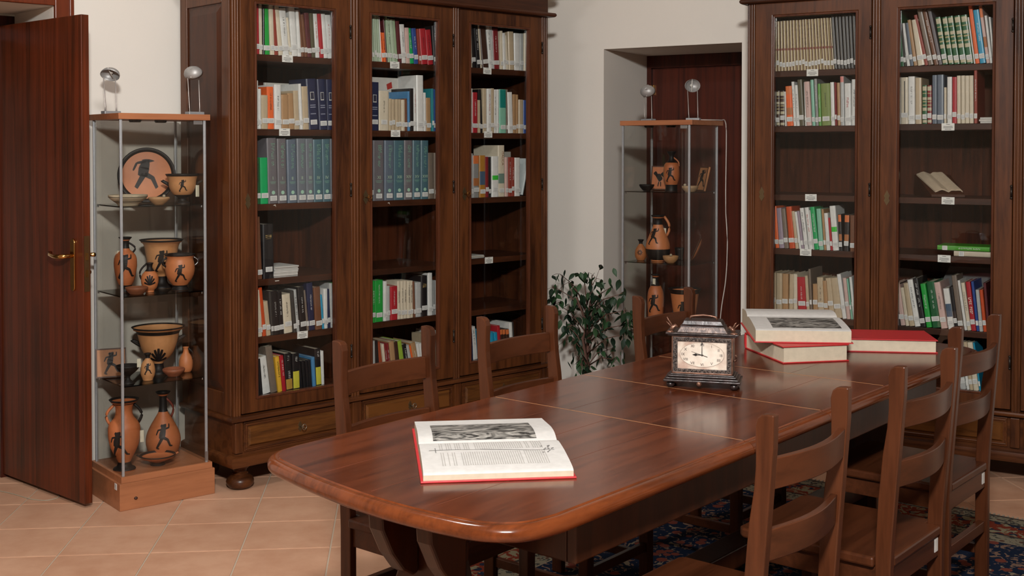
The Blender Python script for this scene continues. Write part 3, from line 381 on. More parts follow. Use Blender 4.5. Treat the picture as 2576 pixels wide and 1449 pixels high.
# ---------------------------------------------------------------- books
BOOKS = json.loads('''[["A",0,0,1.907,[[0.1364,0.0198,0.213,-0.0037,"a8222c","red",""],[0.1562,0.0174,0.213,-0.0028,"a8222c","red",""],[0.1736,0.0175,0.217,-0.0023,"cfc4ae","cream",""],[0.1912,0.0097,0.201,-0.0009,"1c1a1c","black",""],[0.2012,0.0252,0.203,-0.0059,"1f9a3c","bright green",""],[0.2274,0.0218,0.218,-0.0074,"cfc4ae","cream",""],[0.2503,0.0209,0.204,-0.0152,"8e3a2e","brick red",""],[0.2723,0.0231,0.218,-0.0219,"cfc4ae","cream",""],[0.2954,0.0347,0.21,-0.019,"d8d8d4","white","b"],[0.3311,0.0125,0.172,-0.0183,"cfc4ae","cream",""],[0.3436,0.0304,0.219,-0.0156,"d8d8d4","white",""],[0.374,0.0169,0.208,-0.0116,"d8d8d4","white",""],[0.3919,0.0148,0.213,-0.0232,"6e4630","brown",""],[0.4078,0.0159,0.19,-0.0213,"6e4630","brown",""],[0.4237,0.0246,0.2,-0.0161,"5a2428","maroon","b"],[0.4494,0.0204,0.201,-0.013,"56523e","olive grey",""],[0.4709,0.0227,0.201,-0.0142,"d8d8d4","white","r"],[0.4936,0.0196,0.202,-0.0153,"a8222c","red",""],[0.5132,0.0226,0.203,-0.0165,"d8d8d4","white",""],[0.5361,0.033,0.2,-0.0156,"d8d8d4","white","r"]]],["A",0,1,1.577,[[0.1385,0.0268,0.213,0.0002,"d8d8d4","white",""],[0.1663,0.014,0.177,-0.0,"d8d8d4","white",""],[0.1813,0.0332,0.15,-0.0002,"b8a68a","beige",""],[0.2155,0.0335,0.188,-0.004,"e0632a","orange","b"],[0.2501,0.0348,0.199,-0.003,"d8d8d4","white","b"],[0.2859,0.0373,0.155,-0.0023,"a8845e","tan",""],[0.3242,0.0313,0.162,-0.0065,"a8845e","tan",""],[0.3566,0.0263,0.175,-0.0075,"b8a68a","beige",""],[0.384,0.0143,0.207,-0.0106,"d8d8d4","white",""],[0.3993,0.0325,0.196,-0.0081,"b8a68a","beige",""],[0.434,0.0528,0.231,-0.016,"1c2444","navy blue","v"],[0.4878,0.0436,0.232,-0.013,"1c2444","navy blue","v"],[0.5325,0.0353,0.233,-0.0067,"1c2444","navy blue","v"]]],["A",0,2,1.245,[[0.1432,0.0107,0.193,-0.0015,"6a7078","blue grey",""],[0.155,0.0216,0.201,-0.004,"1c5a34","dark green","b"],[0.1776,0.0383,0.205,-0.003,"12a05a","emerald green",""],[0.218,0.0493,0.292,-0.0088,"686468","grey brown","sI"],[0.2684,0.0467,0.29,-0.0048,"686468","grey brown","sI"],[0.3162,0.0495,0.286,-0.006,"5c6876","slate blue","sII"],[0.3667,0.0479,0.291,-0.004,"6a7078","blue grey","sII"],[0.4158,0.0397,0.291,-0.0041,"6a7078","blue grey","sIII"],[0.4565,0.0491,0.287,-0.0042,"486670","grey teal","sIV"],[0.5067,0.0429,0.289,-0.0054,"486670","grey teal","sIV"],[0.5507,0.029,0.291,-0.0033,"6a7078","blue grey","sV"]]],["A",0,3,0.912,[[0.1542,0.0288,0.276,-0.0118,"6e4630","brown",""],[0.1882,0.0542,0.242,-0.0029,"1c1a1c","black","g"]]],["A",0,4,0.657,[[0.1466,0.0356,0.208,-0.0063,"cfc4ae","cream",""],[0.1832,0.0182,0.217,-0.0218,"c04a20","deep orange",""],[0.2024,0.0223,0.154,-0.0163,"b8a68a","beige",""],[0.2258,0.0133,0.195,-0.0121,"3a3836","charcoal",""],[0.2401,0.0308,0.196,-0.0132,"1c1a1c","black","w"],[0.2719,0.0238,0.194,-0.0113,"1c1a1c","black","w"],[0.2967,0.0443,0.176,-0.0135,"cfc4ae","cream","b"],[0.3421,0.0174,0.19,-0.0163,"3a3836","charcoal",""],[0.3605,0.018,0.193,-0.0179,"b0b2b0","light grey","b"],[0.3806,0.0341,0.203,-0.0138,"1c1a1c","black","w"],[0.4157,0.0118,0.187,-0.0204,"75685c","taupe",""],[0.4286,0.0323,0.218,-0.0139,"1c2444","navy blue","w"],[0.462,0.0348,0.195,-0.011,"6e4630","brown",""],[0.4979,0.0109,0.159,-0.0134,"1f8fb4","bright blue",""],[0.5099,0.0209,0.184,-0.0014,"d8d8d4","white",""],[0.5319,0.0166,0.181,-0.0069,"1c2444","navy blue",""],[0.5495,0.0155,0.207,-0.0079,"b0b2b0","light grey",""],[0.5662,0.0156,0.207,-0.0024,"1f9a3c","bright green",""]]],["A",0,5,0.398,[[0.1497,0.017,0.163,-0.0061,"3a3836","charcoal",""],[0.1678,0.0121,0.162,-0.0131,"1c1a1c","black",""],[0.1809,0.0426,0.166,-0.0222,"d8d8d4","white","b"],[0.2255,0.0338,0.209,-0.0283,"75685c","taupe",""],[0.2603,0.0217,0.159,-0.0166,"d8a832","yellow","b"],[0.283,0.0197,0.161,-0.0157,"a8222c","red","w"],[0.3038,0.0361,0.167,-0.0106,"1c1a1c","black","wo"],[0.3409,0.0364,0.162,-0.0039,"1c1a1c","black","yo"],[0.3784,0.0149,0.122,-0.0121,"1c1a1c","black",""],[0.3943,0.016,0.123,-0.0111,"1c1a1c","black",""],[0.4114,0.015,0.122,-0.009,"1c1a1c","black",""],[0.4275,0.0161,0.123,-0.008,"1c1a1c","black",""],[0.4458,0.0173,0.134,-0.008,"4e84b0","light blue",""],[0.4641,0.0305,0.17,-0.0079,"1c1a1c","black","yo"],[0.4957,0.0164,0.156,-0.0048,"d8d8d4","white",""]]],["A",1,0,1.907,[[0.7753,0.0116,0.213,-0.0063,"a8b8a0","pale green",""],[0.7881,0.0117,0.216,-0.0086,"a8b8a0","pale green",""],[0.8009,0.0117,0.218,-0.0086,"a8b8a0","pale green",""],[0.8138,0.0118,0.22,-0.0098,"a8b8a0","pale green",""],[0.8268,0.0118,0.218,-0.0122,"a8b8a0","pale green",""],[0.8397,0.0059,0.212,-0.0123,"d8d8d4","white",""],[0.8468,0.0119,0.14,-0.0137,"e0632a","orange","b"],[0.8599,0.0143,0.14,-0.0114,"e0632a","orange","b"],[0.8753,0.0072,0.212,-0.0219,"5a2428","maroon",""],[0.8837,0.0084,0.219,-0.0148,"93a888","pale sage green",""],[0.8932,0.0156,0.209,-0.0149,"a8b8a0","pale green","b"],[0.91,0.0181,0.207,-0.0186,"a8b8a0","pale green",""],[0.9293,0.0157,0.207,-0.0187,"93a888","pale sage green",""],[0.9462,0.0207,0.201,-0.0176,"5a2428","maroon",""],[0.9681,0.0281,0.188,-0.0117,"d8d8d4","white","b"],[0.9975,0.0234,0.174,-0.0081,"c8aaa2","pinkish white",""],[1.0221,0.0248,0.172,-0.0205,"12a05a","emerald green","w"],[1.0481,0.0262,0.174,-0.0157,"2c4a8c","blue","w"],[1.0755,0.0138,0.173,-0.0146,"8e3a2e","brick red",""],[1.0905,0.0403,0.175,-0.0146,"a8222c","red","b"],[1.1321,0.0369,0.172,-0.0186,"a8222c","red","b"],[1.1703,0.0308,0.195,-0.0124,"1c1a1c","black","w"]]],["A",1,1,1.577,[[0.7747,0.0528,0.231,0.0002,"1c2444","navy blue","v"],[0.8286,0.0612,0.191,0.0012,"cfc4ae","cream","b"],[0.8911,0.0168,0.155,0.0005,"b8a68a","beige",""],[0.9091,0.0181,0.153,-0.0007,"b8a68a","beige",""],[0.9284,0.0182,0.153,-0.0008,"b8a68a","beige",""],[0.9477,0.0183,0.153,-0.002,"b8a68a","beige",""],[0.9672,0.0196,0.152,-0.0008,"cfc4ae","cream",""],[0.988,0.0172,0.158,-0.002,"6e4630","brown",""],[1.0064,0.0123,0.194,-0.002,"4e84b0","light blue",""],[1.02,0.0248,0.209,-0.0007,"1c1a1c","black",""],[1.046,0.0149,0.215,-0.002,"d8d8d4","white","r"],[1.0622,0.0439,0.275,-0.0031,"d8d8d4","white",""],[1.1087,0.0152,0.191,-0.0021,"d8d8d4","white",""],[1.1251,0.0292,0.166,-0.0022,"a8845e","tan",""],[1.1556,0.0128,0.212,-0.0034,"2d7f86","teal",""],[1.1696,0.0154,0.21,-0.0034,"2c4a8c","blue",""],[1.1863,0.0142,0.205,-0.0022,"5f9a44","grass green",""]]],["A",1,2,1.24,[[0.7775,0.0144,0.29,-0.0014,"486670","grey teal",""],[0.7932,0.0643,0.29,-0.0002,"686468","grey brown","sXI"],[0.8587,0.0567,0.29,0.0009,"5c6876","slate blue","sXII"],[0.9173,0.0644,0.29,0.0008,"486670","grey teal","sXIII"],[0.9829,0.052,0.291,0.0008,"686468","grey brown","sXIV"],[1.0369,0.0495,0.291,0.0014,"486670","grey teal","sXV"],[1.0883,0.0487,0.291,0.0013,"486670","grey teal","sXVI"],[1.139,0.0328,0.229,-0.0067,"75685c","taupe",""],[1.1731,0.0298,0.229,-0.0015,"75685c","taupe",""]]],["A",1,4,0.657,[[0.7796,0.0217,0.201,0.0001,"1f9a3c","bright green","w"],[0.8025,0.0507,0.2,-0.0006,"1f9a3c","bright green","w"],[0.8551,0.0202,0.192,0.0006,"d8d8d4","white",""],[0.8765,0.019,0.168,-0.0007,"b0b2b0","light grey",""],[0.8968,0.0435,0.164,-0.0008,"a8222c","red","w"],[0.9416,0.018,0.187,-0.0007,"cfc4ae","cream","b"],[0.9609,0.0181,0.186,-0.0008,"cfc4ae","cream","b"],[0.9803,0.0182,0.185,-0.0008,"cfc4ae","cream","b"],[0.9998,0.0183,0.183,-0.0008,"cfc4ae","cream","b"],[1.0194,0.0184,0.182,-0.0008,"cfc4ae","cream","b"],[1.0391,0.0105,0.178,-0.0074,"6e4630","brown",""],[1.0536,0.0358,0.171,0.0004,"b0b2b0","light grey",""],[1.0908,0.0401,0.201,-0.0009,"1c1a1c","black","g"],[1.1336,0.0283,0.212,-0.0022,"d8d8d4","white",""],[1.1646,0.0136,0.173,-0.001,"8a8a88","grey",""],[1.1796,0.015,0.171,-0.001,"b0b2b0","light grey",""],[1.1959,0.015,0.168,-0.001,"8a8a88","grey",""]]],["A",1,5,0.398,[[0.788,0.0149,0.17,-0.0044,"b0b2b0","light grey",""],[0.8041,0.0262,0.169,-0.0131,"1c1a1c","black",""],[0.8316,0.0251,0.159,-0.022,"9c4426","rust red",""],[0.858,0.0139,0.148,-0.0184,"cfc4ae","cream",""],[0.8732,0.0127,0.15,-0.0197,"7c1f24","dark red","w"],[0.8872,0.014,0.148,-0.0185,"7c1f24","dark red","w"],[0.9024,0.0294,0.154,-0.0161,"a8845e","tan",""],[0.9331,0.0245,0.149,-0.02,"3c241a","dark brown",""],[0.9589,0.0311,0.15,-0.0253,"8fae3a","lime green",""],[0.9913,0.0261,0.13,-0.0217,"1c1a1c","black","w"],[1.0188,0.0184,0.123,-0.0271,"b0b2b0","light grey",""],[1.0385,0.0079,0.122,-0.0272,"e0632a","orange",""],[1.0477,0.0291,0.132,-0.0273,"a8845e","tan","w"],[1.0782,0.0187,0.126,-0.0222,"d8d8d4","white",""],[1.0982,0.0174,0.124,-0.0237,"d8d8d4","white",""],[1.156,0.0272,0.159,-0.0064,"b8a68a","beige",""],[1.1968,0.0274,0.171,-0.0078,"d8d8d4","white","b"]]],["A",2,0,1.907,[[1.4079,0.0169,0.193,-0.0059,"cfc4ae","cream",""],[1.4262,0.0286,0.216,-0.0147,"1c1a1c","black",""],[1.4561,0.026,0.218,-0.0202,"1c1a1c","black","w"],[1.4835,0.0124,0.218,-0.019,"cfc4ae","cream",""],[1.4972,0.0443,0.217,-0.0245,"3c241a","dark brown",""],[1.5429,0.0223,0.219,-0.0179,"d8d8d4","white","b"],[1.5666,0.0126,0.219,-0.0166,"b0b2b0","light grey",""],[1.5807,0.0409,0.21,-0.0111,"7c1f24","dark red","w"],[1.6244,0.017,0.202,-0.0028,"cfc4ae","cream",""],[1.6428,0.0214,0.191,-0.0085,"d8d8d4","white",""],[1.6657,0.0172,0.179,-0.0142,"cfc4ae","cream",""],[1.6843,0.0404,0.202,-0.0086,"b8a68a","beige",""],[1.7261,0.0422,0.197,-0.0015,"d8d8d4","white",""],[1.7698,0.0249,0.198,-0.0,"b0b2b0","light grey",""],[1.7962,0.0369,0.202,0.0014,"cfc4ae","cream","b"]]],["A",2,1,1.572,[[1.4062,0.0196,0.227,-0.0004,"d8d8d4","white",""],[1.4279,0.0361,0.208,-0.0005,"a8222c","red","w"],[1.4654,0.0151,0.169,-0.0012,"b8a68a","beige",""],[1.4818,0.0207,0.225,-0.0108,"1c1a1c","black",""],[1.5039,0.0249,0.231,-0.0012,"b8a68a","beige",""],[1.5302,0.0279,0.23,-0.0012,"d8d8d4","white","r"],[1.5595,0.021,0.233,0.0001,"b8a68a","beige",""],[1.5819,0.0169,0.228,0.0001,"d8d8d4","white","b"],[1.6002,0.0141,0.229,0.0001,"d8d8d4","white",""],[1.6158,0.0498,0.23,-0.0013,"7fb8a0","mint green","t"],[1.667,0.0129,0.231,0.0,"75685c","taupe",""],[1.6814,0.0346,0.217,-0.0086,"d8d8d4","white",""],[1.7175,0.0218,0.207,-0.0,"a8845e","tan",""],[1.7407,0.0146,0.206,-0.0,"a8845e","tan",""],[1.7567,0.0337,0.18,-0.0,"b8a68a","beige",""],[1.7919,0.0414,0.178,-0.0001,"2c4a8c","blue",""]]],["A",2,2,1.237,[[1.4099,0.0224,0.229,-0.0004,"b0b2b0","light grey",""],[1.4336,0.041,0.219,-0.0011,"8a8a88","grey","o"],[1.476,0.0428,0.218,-0.0012,"a8742a","ochre","n"],[1.5203,0.0223,0.211,-0.0012,"7c1f24","dark red",""],[1.5439,0.0168,0.21,-0.0013,"1c1a1c","black",""],[1.5621,0.0479,0.213,-0.0013,"d8d8d4","white","g"],[1.6114,0.047,0.271,-0.0013,"cfc4ae","cream","I"],[1.6598,0.0201,0.208,-0.0014,"c8aaa2","pinkish white",""],[1.6814,0.0231,0.208,0.0,"8e3a2e","brick red","w"],[1.7059,0.0232,0.207,0.0,"8e3a2e","brick red","w"],[1.7305,0.0394,0.205,-0.0,"d8d8d4","white",""]]],["A",2,5,0.398,[[1.4184,0.0155,0.17,-0.0062,"1c2444","navy blue",""],[1.4351,0.0311,0.17,-0.0191,"d8d8d4","white","b"],[1.5634,0.024,0.127,-0.0132,"1f8fb4","bright blue",""],[1.5887,0.0214,0.125,-0.0119,"1f8fb4","bright blue",""],[1.6115,0.0202,0.158,-0.0133,"a8222c","red",""],[1.633,0.0203,0.137,-0.0121,"3c241a","dark brown","o"],[1.6546,0.0204,0.135,-0.0121,"3c241a","dark brown","o"],[1.6763,0.0218,0.133,-0.0136,"3c241a","dark brown","o"],[1.6996,0.0192,0.166,-0.0123,"d8d8d4","white",""],[1.7201,0.0096,0.169,-0.0137,"3a3836","charcoal",""]]],["B",0,0,1.869,[[0.1088,0.015,0.243,-0.0047,"c6b48c","cream and gold","z"],[0.1247,0.0154,0.243,-0.0053,"c6b48c","cream and gold","z"],[0.1412,0.0149,0.243,-0.0062,"c6b48c","cream and gold","z"],[0.157,0.0153,0.244,-0.0067,"c6b48c","cream and gold","z"],[0.1734,0.0148,0.244,-0.0077,"c6b48c","cream and gold","z"],[0.1892,0.0148,0.244,-0.0082,"c6b48c","cream and gold","z"],[0.2049,0.0152,0.244,-0.0087,"c6b48c","cream and gold","z"],[0.2211,0.0147,0.244,-0.0097,"c6b48c","cream and gold","z"],[0.2367,0.0151,0.244,-0.0102,"c6b48c","cream and gold","z"],[0.2528,0.0146,0.245,-0.0111,"c6b48c","cream and gold","z"],[0.2684,0.0146,0.245,-0.0116,"c6b48c","cream and gold","z"],[0.2839,0.015,0.245,-0.0121,"c6b48c","cream and gold","z"],[0.2999,0.0145,0.245,-0.013,"c6b48c","cream and gold","z"],[0.3153,0.0149,0.245,-0.0135,"c6b48c","cream and gold","z"],[0.3312,0.0144,0.246,-0.0144,"c6b48c","cream and gold","z"],[0.3465,0.0143,0.246,-0.0149,"c6b48c","cream and gold","z"],[0.3618,0.0148,0.246,-0.0153,"c6b48c","cream and gold","z"],[0.3776,0.0143,0.246,-0.0163,"c6b48c","cream and gold","z"],[0.3928,0.0147,0.246,-0.0167,"c6b48c","cream and gold","z"],[0.4089,0.0151,0.253,-0.0186,"3a3836","charcoal","z"],[0.425,0.0146,0.254,-0.0176,"3a3836","charcoal","z"],[0.4405,0.0146,0.254,-0.0167,"3a3836","charcoal","z"],[0.456,0.015,0.254,-0.0157,"3a3836","charcoal","z"],[0.4719,0.015,0.255,-0.0147,"3a3836","charcoal","z"],[0.4878,0.0144,0.255,-0.0138,"3a3836","charcoal","z"],[0.5032,0.0144,0.256,-0.0128,"3a3836","charcoal","z"]]],["B",0,1,1.6,[[0.1112,0.0135,0.169,-0.0019,"3a3836","charcoal",""],[0.1256,0.0179,0.173,-0.0019,"3c241a","dark brown","k"],[0.1446,0.0228,0.172,-0.0019,"3c241a","dark brown","k"],[0.1694,0.0079,0.168,-0.0054,"d8d8d4","white",""],[0.1783,0.0315,0.194,-0.0109,"e0632a","orange","o"],[0.2108,0.0137,0.215,-0.013,"d8d8d4","white","b"],[0.2255,0.0157,0.198,-0.0119,"d8d8d4","white","b"],[0.2422,0.0244,0.224,-0.014,"56523e","olive grey",""],[0.2675,0.0078,0.211,-0.008,"d8d8d4","white",""],[0.2763,0.0262,0.213,-0.0139,"c8aaa2","pinkish white","b"],[0.3034,0.0154,0.222,-0.0119,"7fb8a0","mint green",""],[0.3198,0.0144,0.226,-0.011,"8a8a88","grey","w"],[0.3352,0.0134,0.202,-0.0079,"5f9a44","grass green","w"],[0.3496,0.0458,0.202,-0.0079,"77884a","olive green","b"],[0.3963,0.018,0.207,-0.007,"d8d8d4","white",""],[0.4153,0.0095,0.206,-0.006,"7c1f24","dark red",""],[0.4257,0.0151,0.204,-0.006,"a8845e","tan",""],[0.4417,0.0179,0.234,-0.0052,"b0b2b0","light grey","p"],[0.4605,0.0309,0.2,-0.0041,"d8d8d4","white","R"],[0.4924,0.0261,0.218,-0.0014,"d8d8d4","white","b"]]],["B",0,3,1.002,[[0.1083,0.0134,0.195,-0.0052,"3c241a","dark brown",""],[0.1228,0.0185,0.205,-0.0145,"e0632a","orange",""],[0.1423,0.0266,0.196,-0.0164,"9a8a98","lilac grey",""],[0.1699,0.0224,0.194,-0.0194,"75685c","taupe",""],[0.1933,0.0294,0.204,-0.0194,"c04a20","deep orange",""],[0.2237,0.0161,0.183,-0.0223,"b8a68a","beige",""],[0.2409,0.0131,0.18,-0.0242,"d8d8d4","white",""],[0.255,0.013,0.184,-0.0252,"9a8a98","lilac grey",""],[0.269,0.02,0.199,-0.0262,"d8d8d4","white","b"],[0.29,0.0199,0.202,-0.0232,"d8d8d4","white","r"],[0.3109,0.005,0.19,-0.021,"d8d8d4","white",""],[0.3169,0.0228,0.205,-0.0241,"12a05a","emerald green","w"],[0.3407,0.0227,0.198,-0.016,"7fb8a0","mint green",""],[0.3644,0.0108,0.197,-0.015,"a8845e","tan",""],[0.3762,0.0186,0.178,-0.0139,"d8d8d4","white",""],[0.3958,0.0108,0.156,-0.0157,"a8222c","red",""],[0.4076,0.0292,0.213,-0.0189,"d8d8d4","white","g"],[0.4378,0.0165,0.174,-0.0079,"1c1a1c","black","o"],[0.4591,0.0241,0.173,0.0028,"1c1a1c","black","o"],[0.489,0.0288,0.172,-0.0011,"6e4630","brown",""]]],["B",0,4,0.678,[[0.1061,0.0226,0.202,-0.0022,"b8a68a","beige",""],[0.1296,0.03,0.201,-0.0012,"b8a68a","beige",""],[0.1606,0.0308,0.2,-0.0012,"a8845e","tan",""],[0.1924,0.0217,0.2,0.0027,"b8a68a","beige",""],[0.2151,0.0197,0.201,-0.0013,"cfc4ae","cream",""],[0.2387,0.044,0.187,-0.01,"a8222c","red","w"],[0.2837,0.0156,0.196,-0.013,"b8a68a","beige",""],[0.3002,0.0116,0.229,-0.0122,"75685c","taupe",""],[0.3128,0.0242,0.158,-0.004,"a8845e","tan",""],[0.3379,0.0317,0.191,-0.009,"b8a68a","beige","b"],[0.3706,0.0201,0.177,-0.0127,"a8845e","tan",""],[0.3916,0.0276,0.189,-0.0214,"b8a68a","beige",""],[0.4202,0.035,0.192,-0.0241,"b8a68a","beige",""],[0.4562,0.0198,0.211,-0.0298,"d8d8d4","white",""],[0.4769,0.0178,0.195,-0.0221,"c8aaa2","pinkish white",""],[0.4956,0.0084,0.192,-0.0239,"7fb8a0","mint green",""],[0.505,0.0131,0.201,-0.0211,"d8d8d4","white",""]]],["B",1,0,1.871,[[0.704,0.0125,0.263,-0.0028,"3a3836","charcoal",""],[0.7174,0.0161,0.258,-0.0126,"1c5a34","dark green",""],[0.7344,0.0107,0.198,-0.0193,"3a3836","charcoal",""],[0.7459,0.0151,0.198,-0.0264,"d8d8d4","white",""],[0.7619,0.015,0.199,-0.0245,"5c6876","slate blue",""],[0.7778,0.0159,0.212,-0.0317,"a8845e","tan",""],[0.7946,0.0307,0.212,-0.0307,"cfc4ae","cream",""],[0.8262,0.0157,0.233,-0.0528,"8e3a2e","brick red",""],[0.8428,0.0235,0.258,-0.0537,"75685c","taupe",""],[0.8672,0.0199,0.256,-0.0561,"6e4630","brown","w"],[0.888,0.0164,0.255,-0.0524,"686468","grey brown",""],[0.9053,0.0241,0.216,-0.0354,"1c5a34","dark green","k"],[0.9311,0.0231,0.216,-0.0318,"1c5a34","dark green","k"],[0.9559,0.0247,0.218,-0.0325,"1c5a34","dark green","k"],[0.9823,0.0271,0.219,-0.0307,"1c5a34","dark green","k"],[1.0103,0.0278,0.22,-0.0297,"1c5a34","dark green","k"],[1.0389,0.0067,0.21,-0.0295,"d8d8d4","white",""],[1.0465,0.0176,0.264,-0.035,"e0632a","orange",""],[1.0649,0.0258,0.24,-0.0321,"1f8fb4","bright blue","w"],[1.0916,0.0149,0.257,-0.0355,"c8aaa2","pinkish white","o"],[1.1073,0.0108,0.213,-0.0259,"d8d8d4","white",""],[1.1189,0.0083,0.206,-0.0199,"d8d8d4","white",""]]],["B",1,1,1.604,[[0.705,0.0152,0.218,-0.0025,"d8d8d4","white",""],[0.7212,0.033,0.216,-0.0025,"cfc4ae","cream","l"],[0.755,0.0301,0.219,-0.0025,"d8d8d4","white","b"],[0.786,0.0282,0.212,-0.0025,"b8a68a","beige",""],[0.8169,0.021,0.177,-0.0022,"1c5a34","dark green","k"],[0.8397,0.0201,0.176,-0.0022,"7c1f24","dark red","k"],[0.8606,0.0209,0.222,-0.0017,"5c6876","slate blue",""],[0.8823,0.0294,0.223,-0.0017,"5c6876","slate blue",""],[0.9126,0.0103,0.165,-0.0013,"cfc4ae","cream",""],[0.9255,0.0215,0.212,-0.0017,"d8d8d4","white",""],[0.9478,0.0197,0.211,-0.0017,"a8222c","red",""],[0.9692,0.017,0.216,-0.0026,"cfc4ae","cream",""],[0.9871,0.017,0.216,-0.0026,"cfc4ae","cream",""],[1.0049,0.0178,0.215,-0.0026,"cfc4ae","cream",""],[1.0235,0.0177,0.215,-0.0035,"cfc4ae","cream",""],[1.0429,0.0143,0.241,-0.0029,"8e3a2e","brick red","w"]]],["B",1,4,0.667,[[0.6974,0.0288,0.197,-0.0051,"1c1a1c","black",""],[0.7271,0.0215,0.199,-0.0285,"c8aaa2","pinkish white",""],[0.7495,0.0161,0.176,-0.0264,"cfc4ae","cream",""],[0.7665,0.024,0.197,-0.031,"b8a68a","beige",""],[0.7914,0.0256,0.214,-0.0372,"d8d8d4","white","b"],[0.8179,0.0246,0.222,-0.0389,"1c1a1c","black","w"],[0.8434,0.0245,0.199,-0.0306,"1f9a3c","bright green","w"],[0.8688,0.0383,0.21,-0.0297,"1c5a34","dark green","w"],[0.9079,0.0285,0.209,-0.0347,"c8aaa2","pinkish white","b"],[0.9382,0.0275,0.183,-0.0257,"d8d8d4","white","n"],[0.9666,0.0163,0.193,-0.0256,"1c1a1c","black",""],[0.9837,0.0239,0.245,-0.0337,"75685c","taupe",""],[1.0084,0.0119,0.224,-0.0334,"d8d8d4","white",""],[1.0211,0.0169,0.214,-0.0307,"cfc4ae","cream","b"],[1.0389,0.0211,0.22,-0.0281,"a8222c","red","B"],[1.0608,0.0118,0.223,-0.0263,"2c4a8c","blue",""],[1.0734,0.0159,0.187,-0.0192,"b0b2b0","light grey",""],[1.0902,0.015,0.188,-0.0192,"c04a20","deep orange",""],[1.1061,0.0125,0.22,-0.0194,"5a2428","maroon",""]]],["B",1,5,0.398,[[0.9815,0.0103,0.067,-0.0159,"c04a20","deep orange",""],[0.9927,0.0264,0.07,-0.0142,"b0b2b0","light grey",""],[1.0199,0.0127,0.076,-0.0117,"d8d8d4","white",""],[1.0335,0.0161,0.077,-0.0108,"b8a68a","beige",""],[1.0504,0.0236,0.079,-0.0133,"cfc4ae","cream",""],[1.0749,0.0076,0.08,-0.0226,"1f8fb4","bright blue",""]]]]''')
ORD = ['first','second','third','fourth','fifth','sixth','seventh','eighth','ninth','tenth','eleventh','twelfth','thirteenth','fourteenth','fifteenth','sixteenth','seventeenth','eighteenth','nineteenth','twentieth','21st','22nd','23rd','24th','25th','26th','27th']
LEV = ['top shelf', 'second shelf', 'third shelf', 'fourth shelf', 'fifth shelf', 'bottom shelf']
CASEN = {'A': 'left bookcase', 'B': 'right bookcase'}
BAYN = ['left bay', 'middle bay', 'right bay']
MPG = plain('c1b6a0', .8)
MLAB = plain('d4d4d0', .55)
MINK = plain('8d8f93', .7)
def text(name, s, size, mat, parent, loc, rot, align='CENTER'):
    c = bpy.data.curves.new(name, 'FONT'); c.body = s; c.size = size; c.align_x = align; c.align_y = 'CENTER'; c.extrude = .0002; c.materials.append(mat)
    o = bpy.data.objects.new(name, c); COLL.objects.link(o); o.parent = parent; o.location = loc; o.rotation_euler = rot; return o
def strokes(mb, xc, z0, z1, wd, y=-.0011, step=.0045, th=.0005):
    """a run of small upright letter marks reading down the spine"""
    z = z1
    while z > z0:
        l = step * random.uniform(.55, .8); a = wd * random.uniform(.75, 1)
        if random.random() > .14:
            mb.box(xc - a / 2, xc + a / 2, y - th, y, z - l * .28, z)
            if random.random() > .4: mb.box(xc - a / 2, xc - a / 2 + a * .3, y - th, y, z - l, z)
            if random.random() > .5: mb.box(xc + a / 2 - a * .3, xc + a / 2, y - th, y, z - l, z)
        z -= step
